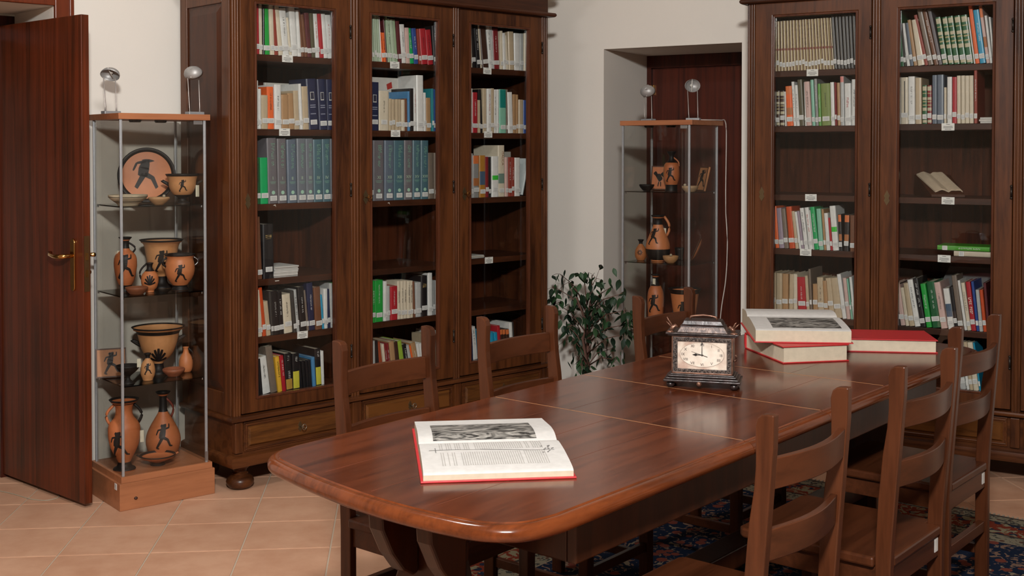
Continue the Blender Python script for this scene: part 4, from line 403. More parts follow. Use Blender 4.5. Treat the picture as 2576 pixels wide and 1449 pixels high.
def make_book(Mx, w, h, d, hx, fl, name='book', label_z=None):
    t = min(.0028, w * .16); e = .0045 if w > .012 else .0025; sp = .0016
    mb = MB(); mb.prism([(0, d), (0, e), (w*.1, sp*.7), (w*.3, 0), (w*.7, 0), (w*.9, sp*.7), (w, e), (w, d), (w-t, d), (w-t, e+.003), (t, e+.003), (t, d)], 0, h)
    rough = .38 if 'b' not in fl else .5
    if fl[:1] == 'k': rough = .35
    root = mb.build(name, plain(hx, rough), None); root.matrix_world = Mx
    p = MB(); p.box(t, w - t, e + .003, d - .004, .003, h - .003); p.build('pages', MPG, root)
    def band(za, zb, col, nm='band', inset=0, th=.0006):
        q = MB(); q.prism([(w*.02+inset, e*.9), (w*.1+inset, sp*.7-th), (w*.3, -th), (w*.7, -th), (w*.9-inset, sp*.7-th), (w*.98-inset, e*.9), (w*.9-inset, e)], za, zb); q.build(nm, plain(col, .45), root)
    xc = w / 2
    def title(col, za, zb, wd, step=.0045):
        q = MB(); strokes(q, xc, za, zb, wd, -.0004, step); q.build('title', plain(col, .5), root)
    lo = h * .26
    if fl in ('b', 'w', 'r', 'R', 'B', 'g', 'wo', 'yo') and not (fl == 'g' and hx == 'd8d8d4'):
        col = dict(b='2e2c2c', w='d8d8d4', r='b03a34', R='b8342c', B='e6dccc', g='c0a468', wo='d8d8d4', yo='d8d8d4')[fl]
        if fl == 'B': title(col, h * .36, h * .68, w * .55, .0085)
        elif fl == 'R': title(col, h * .42, h * .66, w * .3, .006)
        elif fl == 'g': title(col, h * .72, h * .8, w * .6, .004)
        elif fl in ('wo', 'yo'):
            title(col, h * .78, h * .93, w * .3); band(.004, h * (.3 if fl == 'wo' else .5), 'b08a3c' if fl == 'wo' else 'c8c040')
            if fl == 'wo': title('d8d8d4', h * .33, h * .52, w * .35)
        else: title(col, h * .42, h * random.uniform(.74, .9), min(w * .34, .007))
    if fl == 'g' and hx == 'd8d8d4': band(h * .42, h * .53, '38b838')
    if fl == 'o': band(h * .80, h * .99, 'd0703a'); band(h * .28, h * .46, 'a8683a')
    if fl == 'n': band(h * .3, h * .62, '44586e')
    if fl == 'p': band(h * .88, h * .995, 'd08078')
    if fl == 't': band(h * .58, h * .99, '0f7a70')
    if fl == 'l':
        q = MB(); q.box(xc - .002, xc + .002, -.0009, 0, h * .24, h * .92); q.build('title', plain('2e2c2c', .5), root)
    if fl == 'k':
        for za, zb in ((.03, .10), (.34, .42), (.62, .69), (.86, .97)): band(h * za, h * zb, 'b8b094')
        for za, zb in ((.47, .5), (.56, .59), (.78, .8)): band(h * za, h * zb, 'a89c70', 'gilt_line')
    if fl == 'z' and hx == 'c6b48c':
        band(h * .0, h, '5a3c26', 'dark_joint', w * .22, .0003); band(h * .41, h * .45, '7a3a2a')
        q = MB(); strokes(q, xc, h * .47, h * .93, w * .5, -.0004, .009); q.build('title', plain('4a3826', .5), root)
    if fl == 'z' and hx != 'c6b48c':
        q = MB(); q.box(w * .35, w * .6, -.0008, 0, h * .02, h * .97); q.build('title', plain('7a7a78', .4), root)
    if fl == 'v':
        band(h * .58, h * .74, 'c8c8c0', 'emblem', w * .2)
        q = MB(); q.box(xc - w*.16, xc + w*.16, -.0016, -.0006, h * .60, h * .73); q.build('emblem_figure', plain('2a2c40', .5), root)
        q = MB()
        for zz in (.47, .43, .30): q.box(xc - w*.28, xc + w*.28, -.0006, 0, h*zz, h*zz + .004)
        q.build('title', plain('8c90a0', .5), root)
    if fl == 'I': text('title', 'ITALICA', .021, plain('8a5a38', .6), root, (xc + w * .15, -.0009, h * .75), (R(90), R(90), 0)); band(h * .26, h * .45, '6a8478')
    if fl[:1] == 's':
        lc = '7fae94'
        q = MB(); strokes(q, xc + w * .02, h * .55, h * .92, min(.013, w*.3), -.0004, .0075); strokes(q, xc + w * .18, h * .80, h * .92, min(.012, w*.25), -.0004, .0075); q.build('title', plain(lc, .5), root)
        text('volume_number', fl[1:], .021, plain('a8c0a4', .5), root, (xc, -.0010, h * .385), (R(90), 0, 0))
        q = MB()
        for k, zz in enumerate((.33, .315, .30)): q.box(xc - w * (.34 - k*.06), xc + w * (.34 - k*.06), -.0006, 0, h*zz, h*zz + .0012)
        q.build('rule_lines', plain(lc, .5), root)
        q = MB(); q.prism([(xc + .0085 * math.cos(R(a)), h * .165 + .0085 * math.sin(R(a))) for a in range(0, 360, 24)], -.0011, 0, 'xzy'); q.build('emblem', plain('9cc4ac', .5), root)
    if label_z is not None and w > .007 and h > .09:
        lz = label_z; lw = min(w * .9, .034); q = MB(); q.box(xc - lw / 2, xc + lw / 2, -.0022, .0002, lz, lz + .022); lo = q.build('spine_label', MLAB, root)
        if w > .013:
            q = MB()
            for zz in (.005, .010, .015): q.box(xc - lw * .36, xc + lw * .36, -.0026, -.0022, lz + zz, lz + zz + .0014)
            q.build('label_print', MINK, lo)
    return root
for case, bay, lev, z, rows in BOOKS:
    M0 = MA if case == 'A' else MBC
    for i, (x, wd, hh, lean, hx, cname, fl) in enumerate(rows):
        if case == 'B' and lev == 5: hh = .215; lean = -.03
        ang = math.atan2(lean, hh); h = hh / math.cos(ang)
        wp = wd * math.cos(ang) * .985
        zoff = (wp * math.sin(ang) if ang > 0 else 0) + .0006
        d = random.uniform(.14, .2); yy = .058 + random.uniform(-.003, .005)
        Mx = M0 @ Matrix.Translation((x, yy, z + zoff)) @ Matrix.Rotation(ang, 4, 'Y')
        lz = None
        if fl != 'z' or True: lz = .018 + random.choice((0, .002, .004, .008, .012))
        if fl[:1] == 's': lz = .012
        if case == 'A' and lev == 5: lz = None
        if case == 'B' and lev == 4 and bay == 0: lz = .055 + random.uniform(-.01, .008)
        bk = make_book(Mx, wp, h, d, hx, fl, 'book', lz)
        size = 'slim' if wd < .015 else ('thick' if wd > .035 else '')
        tall = 'tall ' if hh > .25 else ('short ' if hh < .165 else '')
        lab = f"{size} {tall}{cname} book, {ORD[i]} from left, {LEV[lev]}, {BAYN[bay]} of {CASEN[case]}".strip().replace('  ', ' ')
        tag(bk, lab, 'book', f"books on the {LEV[lev]}, {BAYN[bay]} of the {CASEN[case]}")
# flat piles, leaning folders and paper
def flat_pile(M0, x0, x1, y0, y1, z, n, th, hx, label, group, jit=.006, name='booklet', cat='booklet'):
    for k in range(n):
        a = random.uniform(-jit, jit); b = random.uniform(-jit, jit)
        m = MB(); m.box(0, x1 - x0, 0, y1 - y0, 0, th * .93)
        o = m.build(name, plain(hx if k % 2 else 'c2c0ba', .7), None, bevel=.0006); o.matrix_world = M0 @ Matrix.Translation((x0 + a, y0 + b, z + k * th + .0004)) @ Matrix.Rotation(R(a * 200), 4, 'Z')
        pos = ['lowest', 'second lowest', 'third from bottom', 'middle', 'third from top', 'second highest', 'topmost']
        pk = pos[k] if n == 7 else (['lowest', 'middle', 'topmost'] if n == 3 else ['lowest', 'topmost'])[k]
        tag(o, label.replace('#', pk), cat, group)
flat_pile(MA, .243, .368, .06, .22, .912, 7, .0072, 'cfcdc8', '# white booklet of the flat pile, fourth shelf, left bay of left bookcase', 'flat pile of white booklets', .004)
flat_pile(MA, 1.405, 1.52, .07, .2, .922, 3, .005, 'b8b2a4', '# loose pamphlet on the fourth shelf, right bay of left bookcase', 'loose pamphlets', .008, 'pamphlet', 'pamphlet')
flat_pile(MA, 1.72, 1.84, .07, .22, .394, 3, .006, 'c2c0c0', '# white booklet lying flat, bottom shelf, right bay of left bookcase', 'flat booklets on the bottom shelf', .006)
flat_pile(MBC, 1.066, 1.19, .06, .22, 1.604, 3, .009, 'c9c4bc', '# white booklet lying flat, second shelf, middle bay of right bookcase', 'flat booklets on the second shelf', .003)
def lay_book(M0, x0, length, y, z, thick, dep, hx, label, fl=''):
    Mx = M0 @ Matrix.Translation((x0, y, z + .0005)) @ Matrix.Rotation(R(90), 4, 'Y') @ Matrix.Translation((-thick, 0, 0))
    b = make_book(Mx, thick, length, dep, hx, fl, 'book', .022); tag(b, label, 'book', 'books lying flat on the fourth shelf of the right bookcase')
lay_book(MBC, .96, .24, .06, 1.002, .024, .16, 'c4b8a4', 'cream book lying flat under the green one, fourth shelf, right bookcase')
lay_book(MBC, .888, .225, .058, 1.0275, .0215, .16, '4a9a2c', 'green book lying flat on a cream one, fourth shelf, right bookcase', 'w')
# large flat albums seen behind the rows
def album(M0, x, w_, y, z, h_, rz, hx, label, lean=0):
    m = MB(); m.prism([(0, .012), (0, .002), (.004, 0), (w_, 0), (w_, .003), (.006, .003), (.006, .009), (w_, .009), (w_, .012)], 0, h_)
    o = m.build('album', plain(hx, .5), None); o.matrix_world = M0 @ Matrix.Translation((x, y, z + .002)) @ Matrix.Rotation(R(rz), 4, 'Z') @ Matrix.Rotation(R(lean), 4, 'X')
    p = MB(); p.box(.006, w_ - .003, .003, .009, .003, h_ - .003); p.build('pages', MPG, o); tag(o, label, 'album')
    return o
al = album(MA, .905, .16, .215, 1.577, .265, -2, 'd0ccc4', 'large white album standing behind the row, second shelf, middle bay of left bookcase')
q = MB(); q.prism([(.085, .232), (.115, .245), (.12, .215), (.09, .205)], -.001, 0, 'xzy'); q.build('red_emblem', plain('b03028', .5), al)
album(MA, 1.43, .13, .22, 1.237, .235, 0, 'aaa088', 'large beige album behind the row, third shelf, right bay of left bookcase')
album(MA, 1.64, .17, .20, 1.237, .235, -8, 'a09a90', 'grey album leaning behind pink booklets, third shelf, right bay of left bookcase')
album(MA, .155, .09, .205, 1.577, .20, 0, 'b8502c', 'orange red album behind the row, second shelf, left bay of left bookcase')
album(MA, .30, .13, .225, 1.577, .215, 0, 'c8c4ba', 'tall pale album behind tan books, second shelf, left bay of left bookcase')
for i, (x, ln) in enumerate(((1.80, 12),)):
    Mx = MA @ Matrix.Translation((x - .028, .07, 1.2376)) @ Matrix.Rotation(R(ln), 4, 'Y') @ Matrix.Translation((0, 0, .0))
    b = make_book(MA @ Matrix.Translation((1.795, .065, 1.2382)) @ Matrix.Rotation(R(14), 4, 'Y') @ Matrix.Translation((-.012, 0, .0031)), .012, .20, .16, 'c4cccc', '', 'book', None)
    tag(b, 'slim pale blue book leaning right, last on third shelf, right bay of left bookcase', 'book', 'books on the third shelf, right bay of the left bookcase')
fo = MB(); fo.prism([(0, 0), (.29, .0), (.34, .10), (.30, .155), (.07, .155)], 0, .02, 'xzy')
f_ = fo.build('portfolio', plain('4a4644', .5), None, bevel=.003); f_.matrix_world = MBC @ Matrix.Translation((.845, .35, .7)) @ Matrix.Rotation(R(-14), 4, 'X')
f_.matrix_world = MBC @ Matrix.Translation((.82, .27, .668 + .0)) @ Matrix.Rotation(R(-12), 4, 'X') @ Matrix.Translation((0, 0, .115))
fo2 = MB(); fo2.box(0, .3, 0, .02, -.115, 0); fo2.build('lower_panel', plain('3e3a38', .5), f_)
tag(f_, 'large dark grey portfolio leaning behind the books, fifth shelf of right bookcase', 'portfolio')
# open booklet propped on a low stand on the third shelf of the right bookcase
BQ = [Vector((.866, .11, 1.296)), Vector((.987, .11, 1.298)), Vector((.882, .23, 1.373)), Vector((.755, .23, 1.371))]
ob_ = MB(); cols = 13; rows_ = 4; vs = []
for lay in (0, 1):
    for k in range(rows_ + 1):
        for j in range(cols):
            u, v = j / (cols - 1), k / rows_
            p = (BQ[0] * (1-u) + BQ[1] * u) * (1-v) + (BQ[3] * (1-u) + BQ[2] * u) * v
            bow = .009 * abs(math.sin(u * 2 * math.pi)) ** .7 - .002 * math.sin(u * 19)
            vs.append((p.x, p.y + (.004 * math.sin(u * 23) if k == 0 else 0), p.z + bow - lay * .007))
n_ = cols * (rows_ + 1)
fs = []
for k in range(rows_):
    for j in range(cols - 1):
        a = k * cols + j; fs += [(a, a + 1, a + cols + 1, a + cols), (n_ + a, n_ + a + cols, n_ + a + cols + 1, n_ + a + 1)]
for j in range(cols - 1): fs += [(j, n_ + j, n_ + j + 1, j + 1), (rows_ * cols + j, rows_ * cols + j + 1, n_ + rows_ * cols + j + 1, n_ + rows_ * cols + j)]
for k in range(rows_): fs += [(k * cols, (k+1) * cols, n_ + (k+1) * cols, n_ + k * cols), (k * cols + cols - 1, n_ + k * cols + cols - 1, n_ + (k+1) * cols + cols - 1, (k+1) * cols + cols - 1)]
ob_.add(vs, fs); oo = ob_.build('open_booklet', plain('b8a68e', .8), None, smooth=True); oo.matrix_world = MBC.copy()
tag(oo, 'open booklet with rippled pages propped on the third shelf of the right bookcase', 'booklet')
st = MB(); q8 = [(.852, .095, 1.2673), (1.0, .095, 1.2673), (.905, .245, 1.2673), (.742, .245, 1.2673), (.852, .095, 1.279), (1.0, .095, 1.281), (.905, .245, 1.3705), (.742, .245, 1.3685)]
st.add(q8, [(0, 3, 2, 1), (4, 5, 6, 7), (0, 1, 5, 4), (1, 2, 6, 5), (2, 3, 7, 6), (3, 0, 4, 7)])
s_ = st.build('book_rest', MWD['x'], None, bevel=.002); s_.matrix_world = MBC.copy(); tag(s_, 'small brown sloping rest under the open booklet on third shelf', 'book rest')
# shelf cards
MCARD = plain('e4e4de', .6)
CARDS = [('A', 0, 0, 0.31, 1.905), ('A', 0, 1, 0.293, 1.575), ('A', 0, 4, 0.384, 0.655), ('A', 1, 0, 0.916, 1.905), ('A', 1, 1, 0.92, 1.575), ('A', 2, 0, 1.522, 1.905), ('A', 2, 1, 1.527, 1.575), ('A', 2, 3, 1.532, 0.92), ('B', 0, 0, 0.306, 1.867), ('B', 0, 2, 0.302, 1.265), ('B', 0, 3, 0.278, 1.0), ('B', 1, 1, 0.932, 1.6), ('B', 1, 2, 0.935, 1.265), ('B', 1, 3, 0.92, 1.0)]
for case, bay, lev, x, z in CARDS:
    M0 = MA if case == 'A' else MBC
    c = MB(); c.box(0, .056, -.0012, 0, -.027, .006); o = c.build('shelf_card', MCARD, None); o.matrix_world = M0 @ Matrix.Translation((x - .028, .0505, z)) @ Matrix.Rotation(R(random.uniform(-1.5, 1.5)), 4, 'Y')
    c = MB()
    for zz, ww in ((.002, .008), (-.007, .020), (-.0135, .021), (-.020, .014)): c.box(.028 - ww, .028 + ww, -.0016, -.0012, zz - .0022, zz)
    c.build('lettering', plain('5a5a58', .7), o); tag(o, f"white lettered card on edge of {LEV[lev]}, {BAYN[bay]} of {CASEN[case]}", 'shelf card', 'shelf cards')
for k, (M0, x, z, lab) in enumerate(((MA, .232, 1.238, 'torn white paper scrap under third shelf, left bay of left bookcase'), (MA, .87, 1.228, 'torn white paper scrap under third shelf, middle bay of left bookcase'), (MA, .24, .902, 'small white scraps on fourth shelf edge, left bay of left bookcase'))):
    c = MB(); c.prism([(0, 0), (.012, .004), (.016, -.008), (.012, -.002)] if k < 2 else [(0, 0), (.022, .0), (.022, -.003), (.002, -.004)], -.001, 0, 'xzy'); o = c.build('paper_scrap', MWHITE, None); o.matrix_world = M0 @ Matrix.Translation((x, .0515, z)); tag(o, lab, 'paper scrap', 'paper scraps')

# ---------------------------------------------------------------- display cases and pottery
TC = plain('bf7648', .5, bump=.1); TC2 = plain('b0663c', .5, bump=.1); TC3 = plain('c08a5a', .55, bump=.1); BLK = plain('201c1a', .5, spec=.25); GREYC = plain('a89c84', .6, bump=.1); BRN = plain('7c4a30', .55)
ITEMS = json.loads('''{"plate":[0.1899,0.2,1.252,[[0.0,0],[0.131,0.2362]]],"bowl":[0.0595,0.08,1.252,[[0.04,0],[0.0433,0.0067],[0.0499,0.0117],[0.0666,0.0233],[0.0783,0.0333],[0.0799,0.045]]],"lamp_dish":[0.1899,0.07,1.252,[[0.0169,0],[0.027,0.0068],[0.0422,0.0203],[0.0456,0.0287],[0.0422,0.0321]]],"cup":[0.312,0.11,1.252,[[0.0311,0],[0.0293,0.0052],[0.0155,0.0121],[0.0155,0.0242],[0.0276,0.0311],[0.0466,0.0483],[0.057,0.0742],[0.0587,0.0984],[0.0639,0.1157],[0.0708,0.1277]]],"lek1":[0.0771,0.16,0.88,[[0.022,0],[0.022,0.0085],[0.0186,0.0152],[0.0254,0.0288],[0.0355,0.0457],[0.044,0.0829],[0.0482,0.1185],[0.0457,0.1506],[0.0338,0.1675],[0.0152,0.1828],[0.0135,0.2183],[0.0237,0.2285],[0.0271,0.2335]]],"krater":[0.2618,0.22,0.88,[[0.0454,0],[0.0437,0.0087],[0.0227,0.0192],[0.021,0.0524],[0.028,0.0646],[0.0524,0.0786],[0.0577,0.0909],[0.0629,0.1223],[0.0664,0.1415],[0.0699,0.166],[0.0734,0.1869],[0.0839,0.2009],[0.0943,0.2114]]],"jug1":[0.1593,0.1,0.88,[[0.0186,0],[0.0169,0.0068],[0.0305,0.0186],[0.0373,0.0474],[0.0339,0.0728],[0.022,0.0864],[0.0102,0.0983],[0.0102,0.1135],[0.0152,0.1237]]],"bell":[0.29,0.09,0.88,[[0.0344,0],[0.0344,0.0086],[0.0258,0.0155],[0.0378,0.0292],[0.0567,0.0567],[0.0636,0.0877],[0.0602,0.1169],[0.055,0.1341],[0.0585,0.1461],[0.0653,0.1547]]],"dish1":[0.0863,0.06,0.88,[[0.0267,0],[0.0334,0.0067],[0.045,0.02],[0.0467,0.0284],[0.0434,0.03]]],"bell3":[0.2365,0.2,0.508,[[0.04,0],[0.0383,0.0087],[0.0226,0.0174],[0.0191,0.0452],[0.0261,0.0557],[0.0435,0.0661],[0.0574,0.0818],[0.0696,0.1044],[0.0783,0.1305],[0.0835,0.1531],[0.087,0.1705],[0.0904,0.1826],[0.1009,0.1948],[0.1131,0.2052]]],"plaque1":[0.035,0.22,0.508,[[0.0646,0],[0.0646,0.1343]]],"kylix":[0.0462,0.06,0.508,[[0.0266,0],[0.0233,0.0067],[0.01,0.0166],[0.0083,0.0299],[0.02,0.0399],[0.0416,0.0582],[0.0499,0.0765]]],"jug3":[0.1399,0.08,0.508,[[0.0203,0],[0.0219,0.0068],[0.0304,0.0253],[0.0304,0.0506],[0.0236,0.0759],[0.0101,0.0894],[0.0068,0.1013],[0.0135,0.1097],[0.0135,0.1148]]],"dish3":[0.263,0.1,0.508,[[0.0241,0],[0.0309,0.0069],[0.0464,0.0206],[0.0481,0.0292],[0.0447,0.0327]]],"jug4":[0.345,0.16,0.508,[[0.0211,0],[0.0263,0.007],[0.0316,0.0316],[0.0281,0.0579],[0.0193,0.0755],[0.0123,0.0843],[0.0105,0.1018],[0.014,0.1088]]],"amphora":[0.0435,0.1,0.138,[[0.0452,0],[0.0452,0.0084],[0.0285,0.0168],[0.0251,0.0352],[0.0352,0.0536],[0.0469,0.0771],[0.0586,0.1039],[0.0653,0.139],[0.0662,0.1709],[0.062,0.196],[0.0469,0.2128],[0.0352,0.2295],[0.0335,0.2613],[0.0402,0.2798],[0.0553,0.2915],[0.0603,0.2982]]],"bottle4":[0.2556,0.2,0.138,[[0.0437,0],[0.0524,0.007],[0.0664,0.0297],[0.076,0.0681],[0.0698,0.1065],[0.0541,0.1397],[0.0367,0.1694],[0.0227,0.1921],[0.0157,0.2095],[0.014,0.2532],[0.0157,0.2707],[0.0262,0.2794],[0.0314,0.2864]]],"kylix4":[0.1851,0.09,0.138,[[0.0306,0],[0.0272,0.0051],[0.017,0.0102],[0.0238,0.0136],[0.0511,0.0238],[0.0698,0.0358],[0.0749,0.0426]]],"b_plaque":[0.1,0.2,1.267,[[0.0405,0],[0.0405,0.1385]]],"b_lek":[0.2016,0.16,1.267,[[0.0315,0],[0.0294,0.0084],[0.0294,0.0231],[0.0315,0.0357],[0.0399,0.0588],[0.0431,0.0819],[0.042,0.1218],[0.0357,0.1449],[0.0147,0.1596],[0.0105,0.1848],[0.0189,0.1974],[0.0231,0.2079]]],"b_dish":[0.0869,0.1,1.267,[[0.0169,0],[0.0274,0.0084],[0.04,0.0253],[0.04,0.0337]]],"b_lampdish":[0.3439,0.1,1.267,[[0.0247,0],[0.0349,0.0103],[0.0432,0.0226],[0.0411,0.0308]]],"b_plaque2":[0.345,0.2,1.267,[[0.0415,0],[0.0415,0.1287]]],"b_jug":[0.0515,0.1,0.896,[[0.019,0],[0.0233,0.0063],[0.0317,0.0212],[0.0317,0.0487],[0.0233,0.0698],[0.0085,0.0868],[0.0085,0.0995],[0.0169,0.1101]]],"b_oin":[0.1439,0.12,0.896,[[0.0358,0],[0.0379,0.0105],[0.0505,0.0168],[0.061,0.0379],[0.0652,0.0694],[0.061,0.101],[0.0484,0.1325],[0.0337,0.1641],[0.0231,0.1956],[0.0189,0.2209],[0.0379,0.2419]]],"b_dish2":[0.2532,0.06,0.896,[[0.0165,0],[0.0269,0.0062],[0.0392,0.0227],[0.0413,0.0372]]],"b_plate":[0.3052,0.18,0.896,[[0.0042,0],[0.0584,0.1461]]],"b_cup":[0.196,0.26,0.896,[[0.0192,0],[0.0213,0.0213],[0.0256,0.0639]]],"b_tall":[0.1307,0.12,0.525,[[0.0359,0],[0.0359,0.0127],[0.0253,0.0253],[0.0359,0.0422],[0.0401,0.0696],[0.0422,0.1181],[0.0443,0.1708],[0.0401,0.213],[0.0253,0.2404],[0.0148,0.2552],[0.0127,0.2868],[0.0253,0.2995]]],"b_krater":[0.2928,0.14,0.525,[[0.0416,0],[0.0375,0.0167],[0.025,0.0375],[0.0375,0.0541],[0.0541,0.0854],[0.0645,0.1374],[0.0708,0.1894],[0.0749,0.2165],[0.0874,0.2332]]]}''')
def prof_r(prof, z):
    for (r0, z0), (r1, z1) in zip(prof, prof[1:]):
        if z0 <= z <= z1: return r0 + (r1 - r0) * (z - z0) / max(1e-6, z1 - z0)
    return prof[-1][0]
def smoothp(p, it=2):
    for _ in range(it):
        q = [p[0]]
        for a, b in zip(p, p[1:]): q += [[a[0]*.75 + b[0]*.25, a[1]*.75 + b[1]*.25], [a[0]*.25 + b[0]*.75, a[1]*.25 + b[1]*.75]]
        p = q + [p[-1]]
    return p
RUN = [([(-.01, .29), (.0, .34), (.03, .40), (.02, .45)], .12, .12), ([(.05, .33), (.09, .40)], .06, .05), ([(-.08, .36), (-.04, .44)], .06, .05), ([(-.04, .10), (.0, .22), (.02, .30)], .17, .10), ([(-.07, -.08), (-.05, .02), (-.03, .14)], .15, .17), ([(.0, .28), (-.2, .24), (-.28, .06)], .05, .03), ([(.05, .28), (.22, .32), (.22, .46)], .05, .03),
       ([(-.03, -.02), (-.14, -.22), (-.26, -.44), (-.16, -.47)], .09, .035), ([(-.02, -.02), (.16, -.12), (.26, -.36), (.36, -.38)], .085, .035)]
PALM = [([(0, -.4), (.5 * math.sin(R(a)), -.4 + .85 * math.cos(R(a)))], .05, .12) for a in (-75, -50, -25, 0, 25, 50, 75)]
ROOST = [([(-.1, -.05), (.12, .1)], .3, .25), ([(-.1, .1), (-.28, .3)], .1, .14), ([(.15, .1), (.3, .32)], .2, .08), ([(0, -.2), (-.04, -.45)], .05, .03), ([(.1, -.2), (.12, -.45)], .05, .03)]
RAYS = [([(.12 * math.cos(R(a)), .12 * math.sin(R(a))), (.42 * math.cos(R(a)), .42 * math.sin(R(a)))], .05, .09) for a in range(0, 360, 36)]
def decal(mb, fig, fn, sub=5, smax=None):
    """thick brush strokes mapped by fn(u, v) -> point on the surface"""
    for pts, w0, w1 in fig:
        P = []
        for a, b in zip(pts, pts[1:]):
            for k in range(sub): P.append((a[0] + (b[0]-a[0])*k/sub, a[1] + (b[1]-a[1])*k/sub))
        P.append(pts[-1]); n = len(P); V = []
        for i, p in enumerate(P):
            q0, q1 = P[max(0, i-1)], P[min(n-1, i+1)]; dx, dy = q1[0]-q0[0], q1[1]-q0[1]; l = math.hypot(dx, dy) or 1
            t = i / (n - 1); ww = (w0 + (w1 - w0) * t) / 2 * 1.45 * (1 if 0 < i < n-1 else .7); nx, ny = -dy/l*ww, dx/l*ww
            V += [fn(p[0]+nx, p[1]+ny), fn(p[0], p[1]), fn(p[0]-nx, p[1]-ny)]
        mb.add(V, [f for i in range(n-1) for f in ((3*i, 3*i+3, 3*i+4, 3*i+1), (3*i+1, 3*i+4, 3*i+5, 3*i+2))])
def pot(MC, key, label, mat=TC, fig=None, fz=.5, fs=.1, fang=None, dark=(), handles=(), rim=True, cat='vase', name='vase', tagp=None, camdir=-112, extra=None, hollow=True):
    x, y, z, pr = ITEMS[key]
    prof = smoothp(pr, 1 if len(pr) < 8 else 1)
    root = empty(name, MC @ Matrix.Translation((x, y, z + .0008)))
    tag(root, label, cat)
    H = prof[-1][1]; rt = prof[-1][0]
    inner = [(max(.002, rt - .004), H), (max(.0015, rt - .008), H - .012), (.001, max(H * .75, H - .03))] if hollow else []
    b = MB(); b.lathe([tuple(p) for p in prof] + inner, n=32); b.build('body', mat, root, smooth='all')
    def shell(z0, z1, m, nm):
        zs = sorted({z0, z1} | {p[1] for p in prof if z0 < p[1] < z1}); s = MB(); pts = [(prof_r(prof, q) + .0009, q) for q in zs]
        if z1 >= H - 1e-5: pts += [(max(.002, rt - .005), H + .0012), (max(.002, rt - .008), H - .012)]
        s.lathe(pts, n=32, caps=False); s.build(nm, m, root, smooth='all')
    for z0, z1 in dark: shell(z0 * H, z1 * H, BLK, 'black_glaze_band')
    a0 = R(camdir if fang is None else fang)
    if fig:
        def fn(u, v):
            zz = min(max(fz * H + v * fs, prof[0][1]), H); r = prof_r(prof, zz) + .0012; a = a0 + u * fs / max(r, .01)
            return (r * math.cos(a), r * math.sin(a), zz)
        s = MB(); decal(s, fig, fn); s.build('painted_figure', BLK, root)
    for (ang, z0, z1, out, m_, r_) in handles:
        a = R(ang); r0 = prof_r(prof, z0 * H); r1 = prof_r(prof, z1 * H); pts = []
        for k in range(9):
            t = k / 8; zz = (z0 + (z1 - z0) * t) * H; rr = r0 + (r1 - r0) * t + math.sin(math.pi * t) * out - .002; pts.append((rr * math.cos(a), rr * math.sin(a), zz + (abs(z1 - z0) < .12) * math.sin(math.pi * t) * out * .6))
        s = MB(); s.tube(pts, r_, 8); s.build('handle', m_, root, smooth='all')
    if tagp:
        ang, zt, ln = tagp; a = R(ang); r = prof_r(prof, zt * H) + .006; s = MB(); px, py = r * math.cos(a), r * math.sin(a)
        s.box(px - .008, px + .008, py - .001, py, zt * H - ln, zt * H); s.build('paper_tag', plain('cfcbb6', .7), root)
    return root
def knob(root, x, y, z, r, mat): s = MB(); s.ball((x, y, z), r, 6); s.build('nub', mat, root, smooth='all')
def make_case(M, label, X, Y, shelves, base, lampdefs, side, idx):
    root = empty('display_case', M); tag(root, label, 'display case', 'glass display cases')
    zt0, zt1 = 1.612, 1.637
    b = MB(); b.box(-.012, X + .022, -.012, Y + .01, zt0, zt1); b.build('top_board', MCHERRY, root, bevel=.001)
    b = MB(); b.box(-.022, X + .03, -.02, Y + .012, 0, .112); bx = b.build('plinth_box', MBIRCH, root, bevel=.002)
    b = MB(); b.box(-.012, X + .022, -.012, Y + .01, .112, .138); b.build('bottom_board', MBIRCH, root, bevel=.001)
    if idx == 0:
        b = MB(); b.ball((0.045, -.0195, .045), .008, 8, .8); kk = b.build('knot', plain('3a1c10', .5), bx, smooth='all')
        b = MB(); b.box(-.0232, -.022, .012, .036, .082, .108); lb = b.build('inventory_label', MLAB, bx)
        b = MB(); b.box(-.0236, -.0232, .017, .031, .100, .102); b.box(-.0236, -.0232, .017, .031, .094, .096); b.box(-.0236, -.0232, .018, .029, .088, .090)
        b.build('label_print', MINK, bx)
    for px, py in ((0, 0), (X, 0), (X, Y - .02), (0, Y - .02)):
        b = MB(); b.box(px - .005, px + .005, py - .005, py + .005, .138, zt0); b.build('post', plain('b4b7ba', .35, .55), root, bevel=.001)
    t = .004
    b = MB(); b.box(.006, X - .004, -t / 2, t / 2, .14, zt0 - .002); b.build('front_pane', MCGLASS, root)
    b = MB(); b.box(-t / 2, t / 2, .006, Y - .026, .14, zt0 - .002); b.build('side_pane', MCGLASS, root)
    b = MB(); b.box(X - t / 2, X + t / 2, .006, Y - .026, .14, zt0 - .002); b.build('side_pane', MCGLASS, root)
    b = MB(); b.box(.006, X - .006, Y - .02 - t / 2, Y - .02 + t / 2, .14, zt0 - .002); b.build('back_pane', MCGLASS, root)
    for z in shelves:
        b = MB(); b.box(.006, X - .006, .008, Y - .028, z - .005, z); sh = b.build('glass_shelf', MSHELFG, root)
        for cx_, cy_ in ((.01, .012), (X - .01, .012), (X - .01, Y - .03), (.01, Y - .03)):
            c = MB(); c.lathe([(.004, 0), (.004, .008)], cx_, cy_, z - .013, 8); c.build('shelf_clip', MCHROME, sh)
    b = MB(); b.box(X - .05, X - .01, -.004, -.001, zt0 - .018, zt0 - .002); b.build('top_hinge', MALU, root)
    b = MB(); b.box(X - .006, X + .006, -.006, -.002, .145, .185); b.build('lock', MALU, root)
    for lx, ly in ((.1, .1), (.22, .12)):
        b = MB(); b.lathe([(.022, 0), (.026, .006), (.026, .010)], lx, ly, zt0 - .0102, 16); b.build('downlight', MIRON, root)
    return root
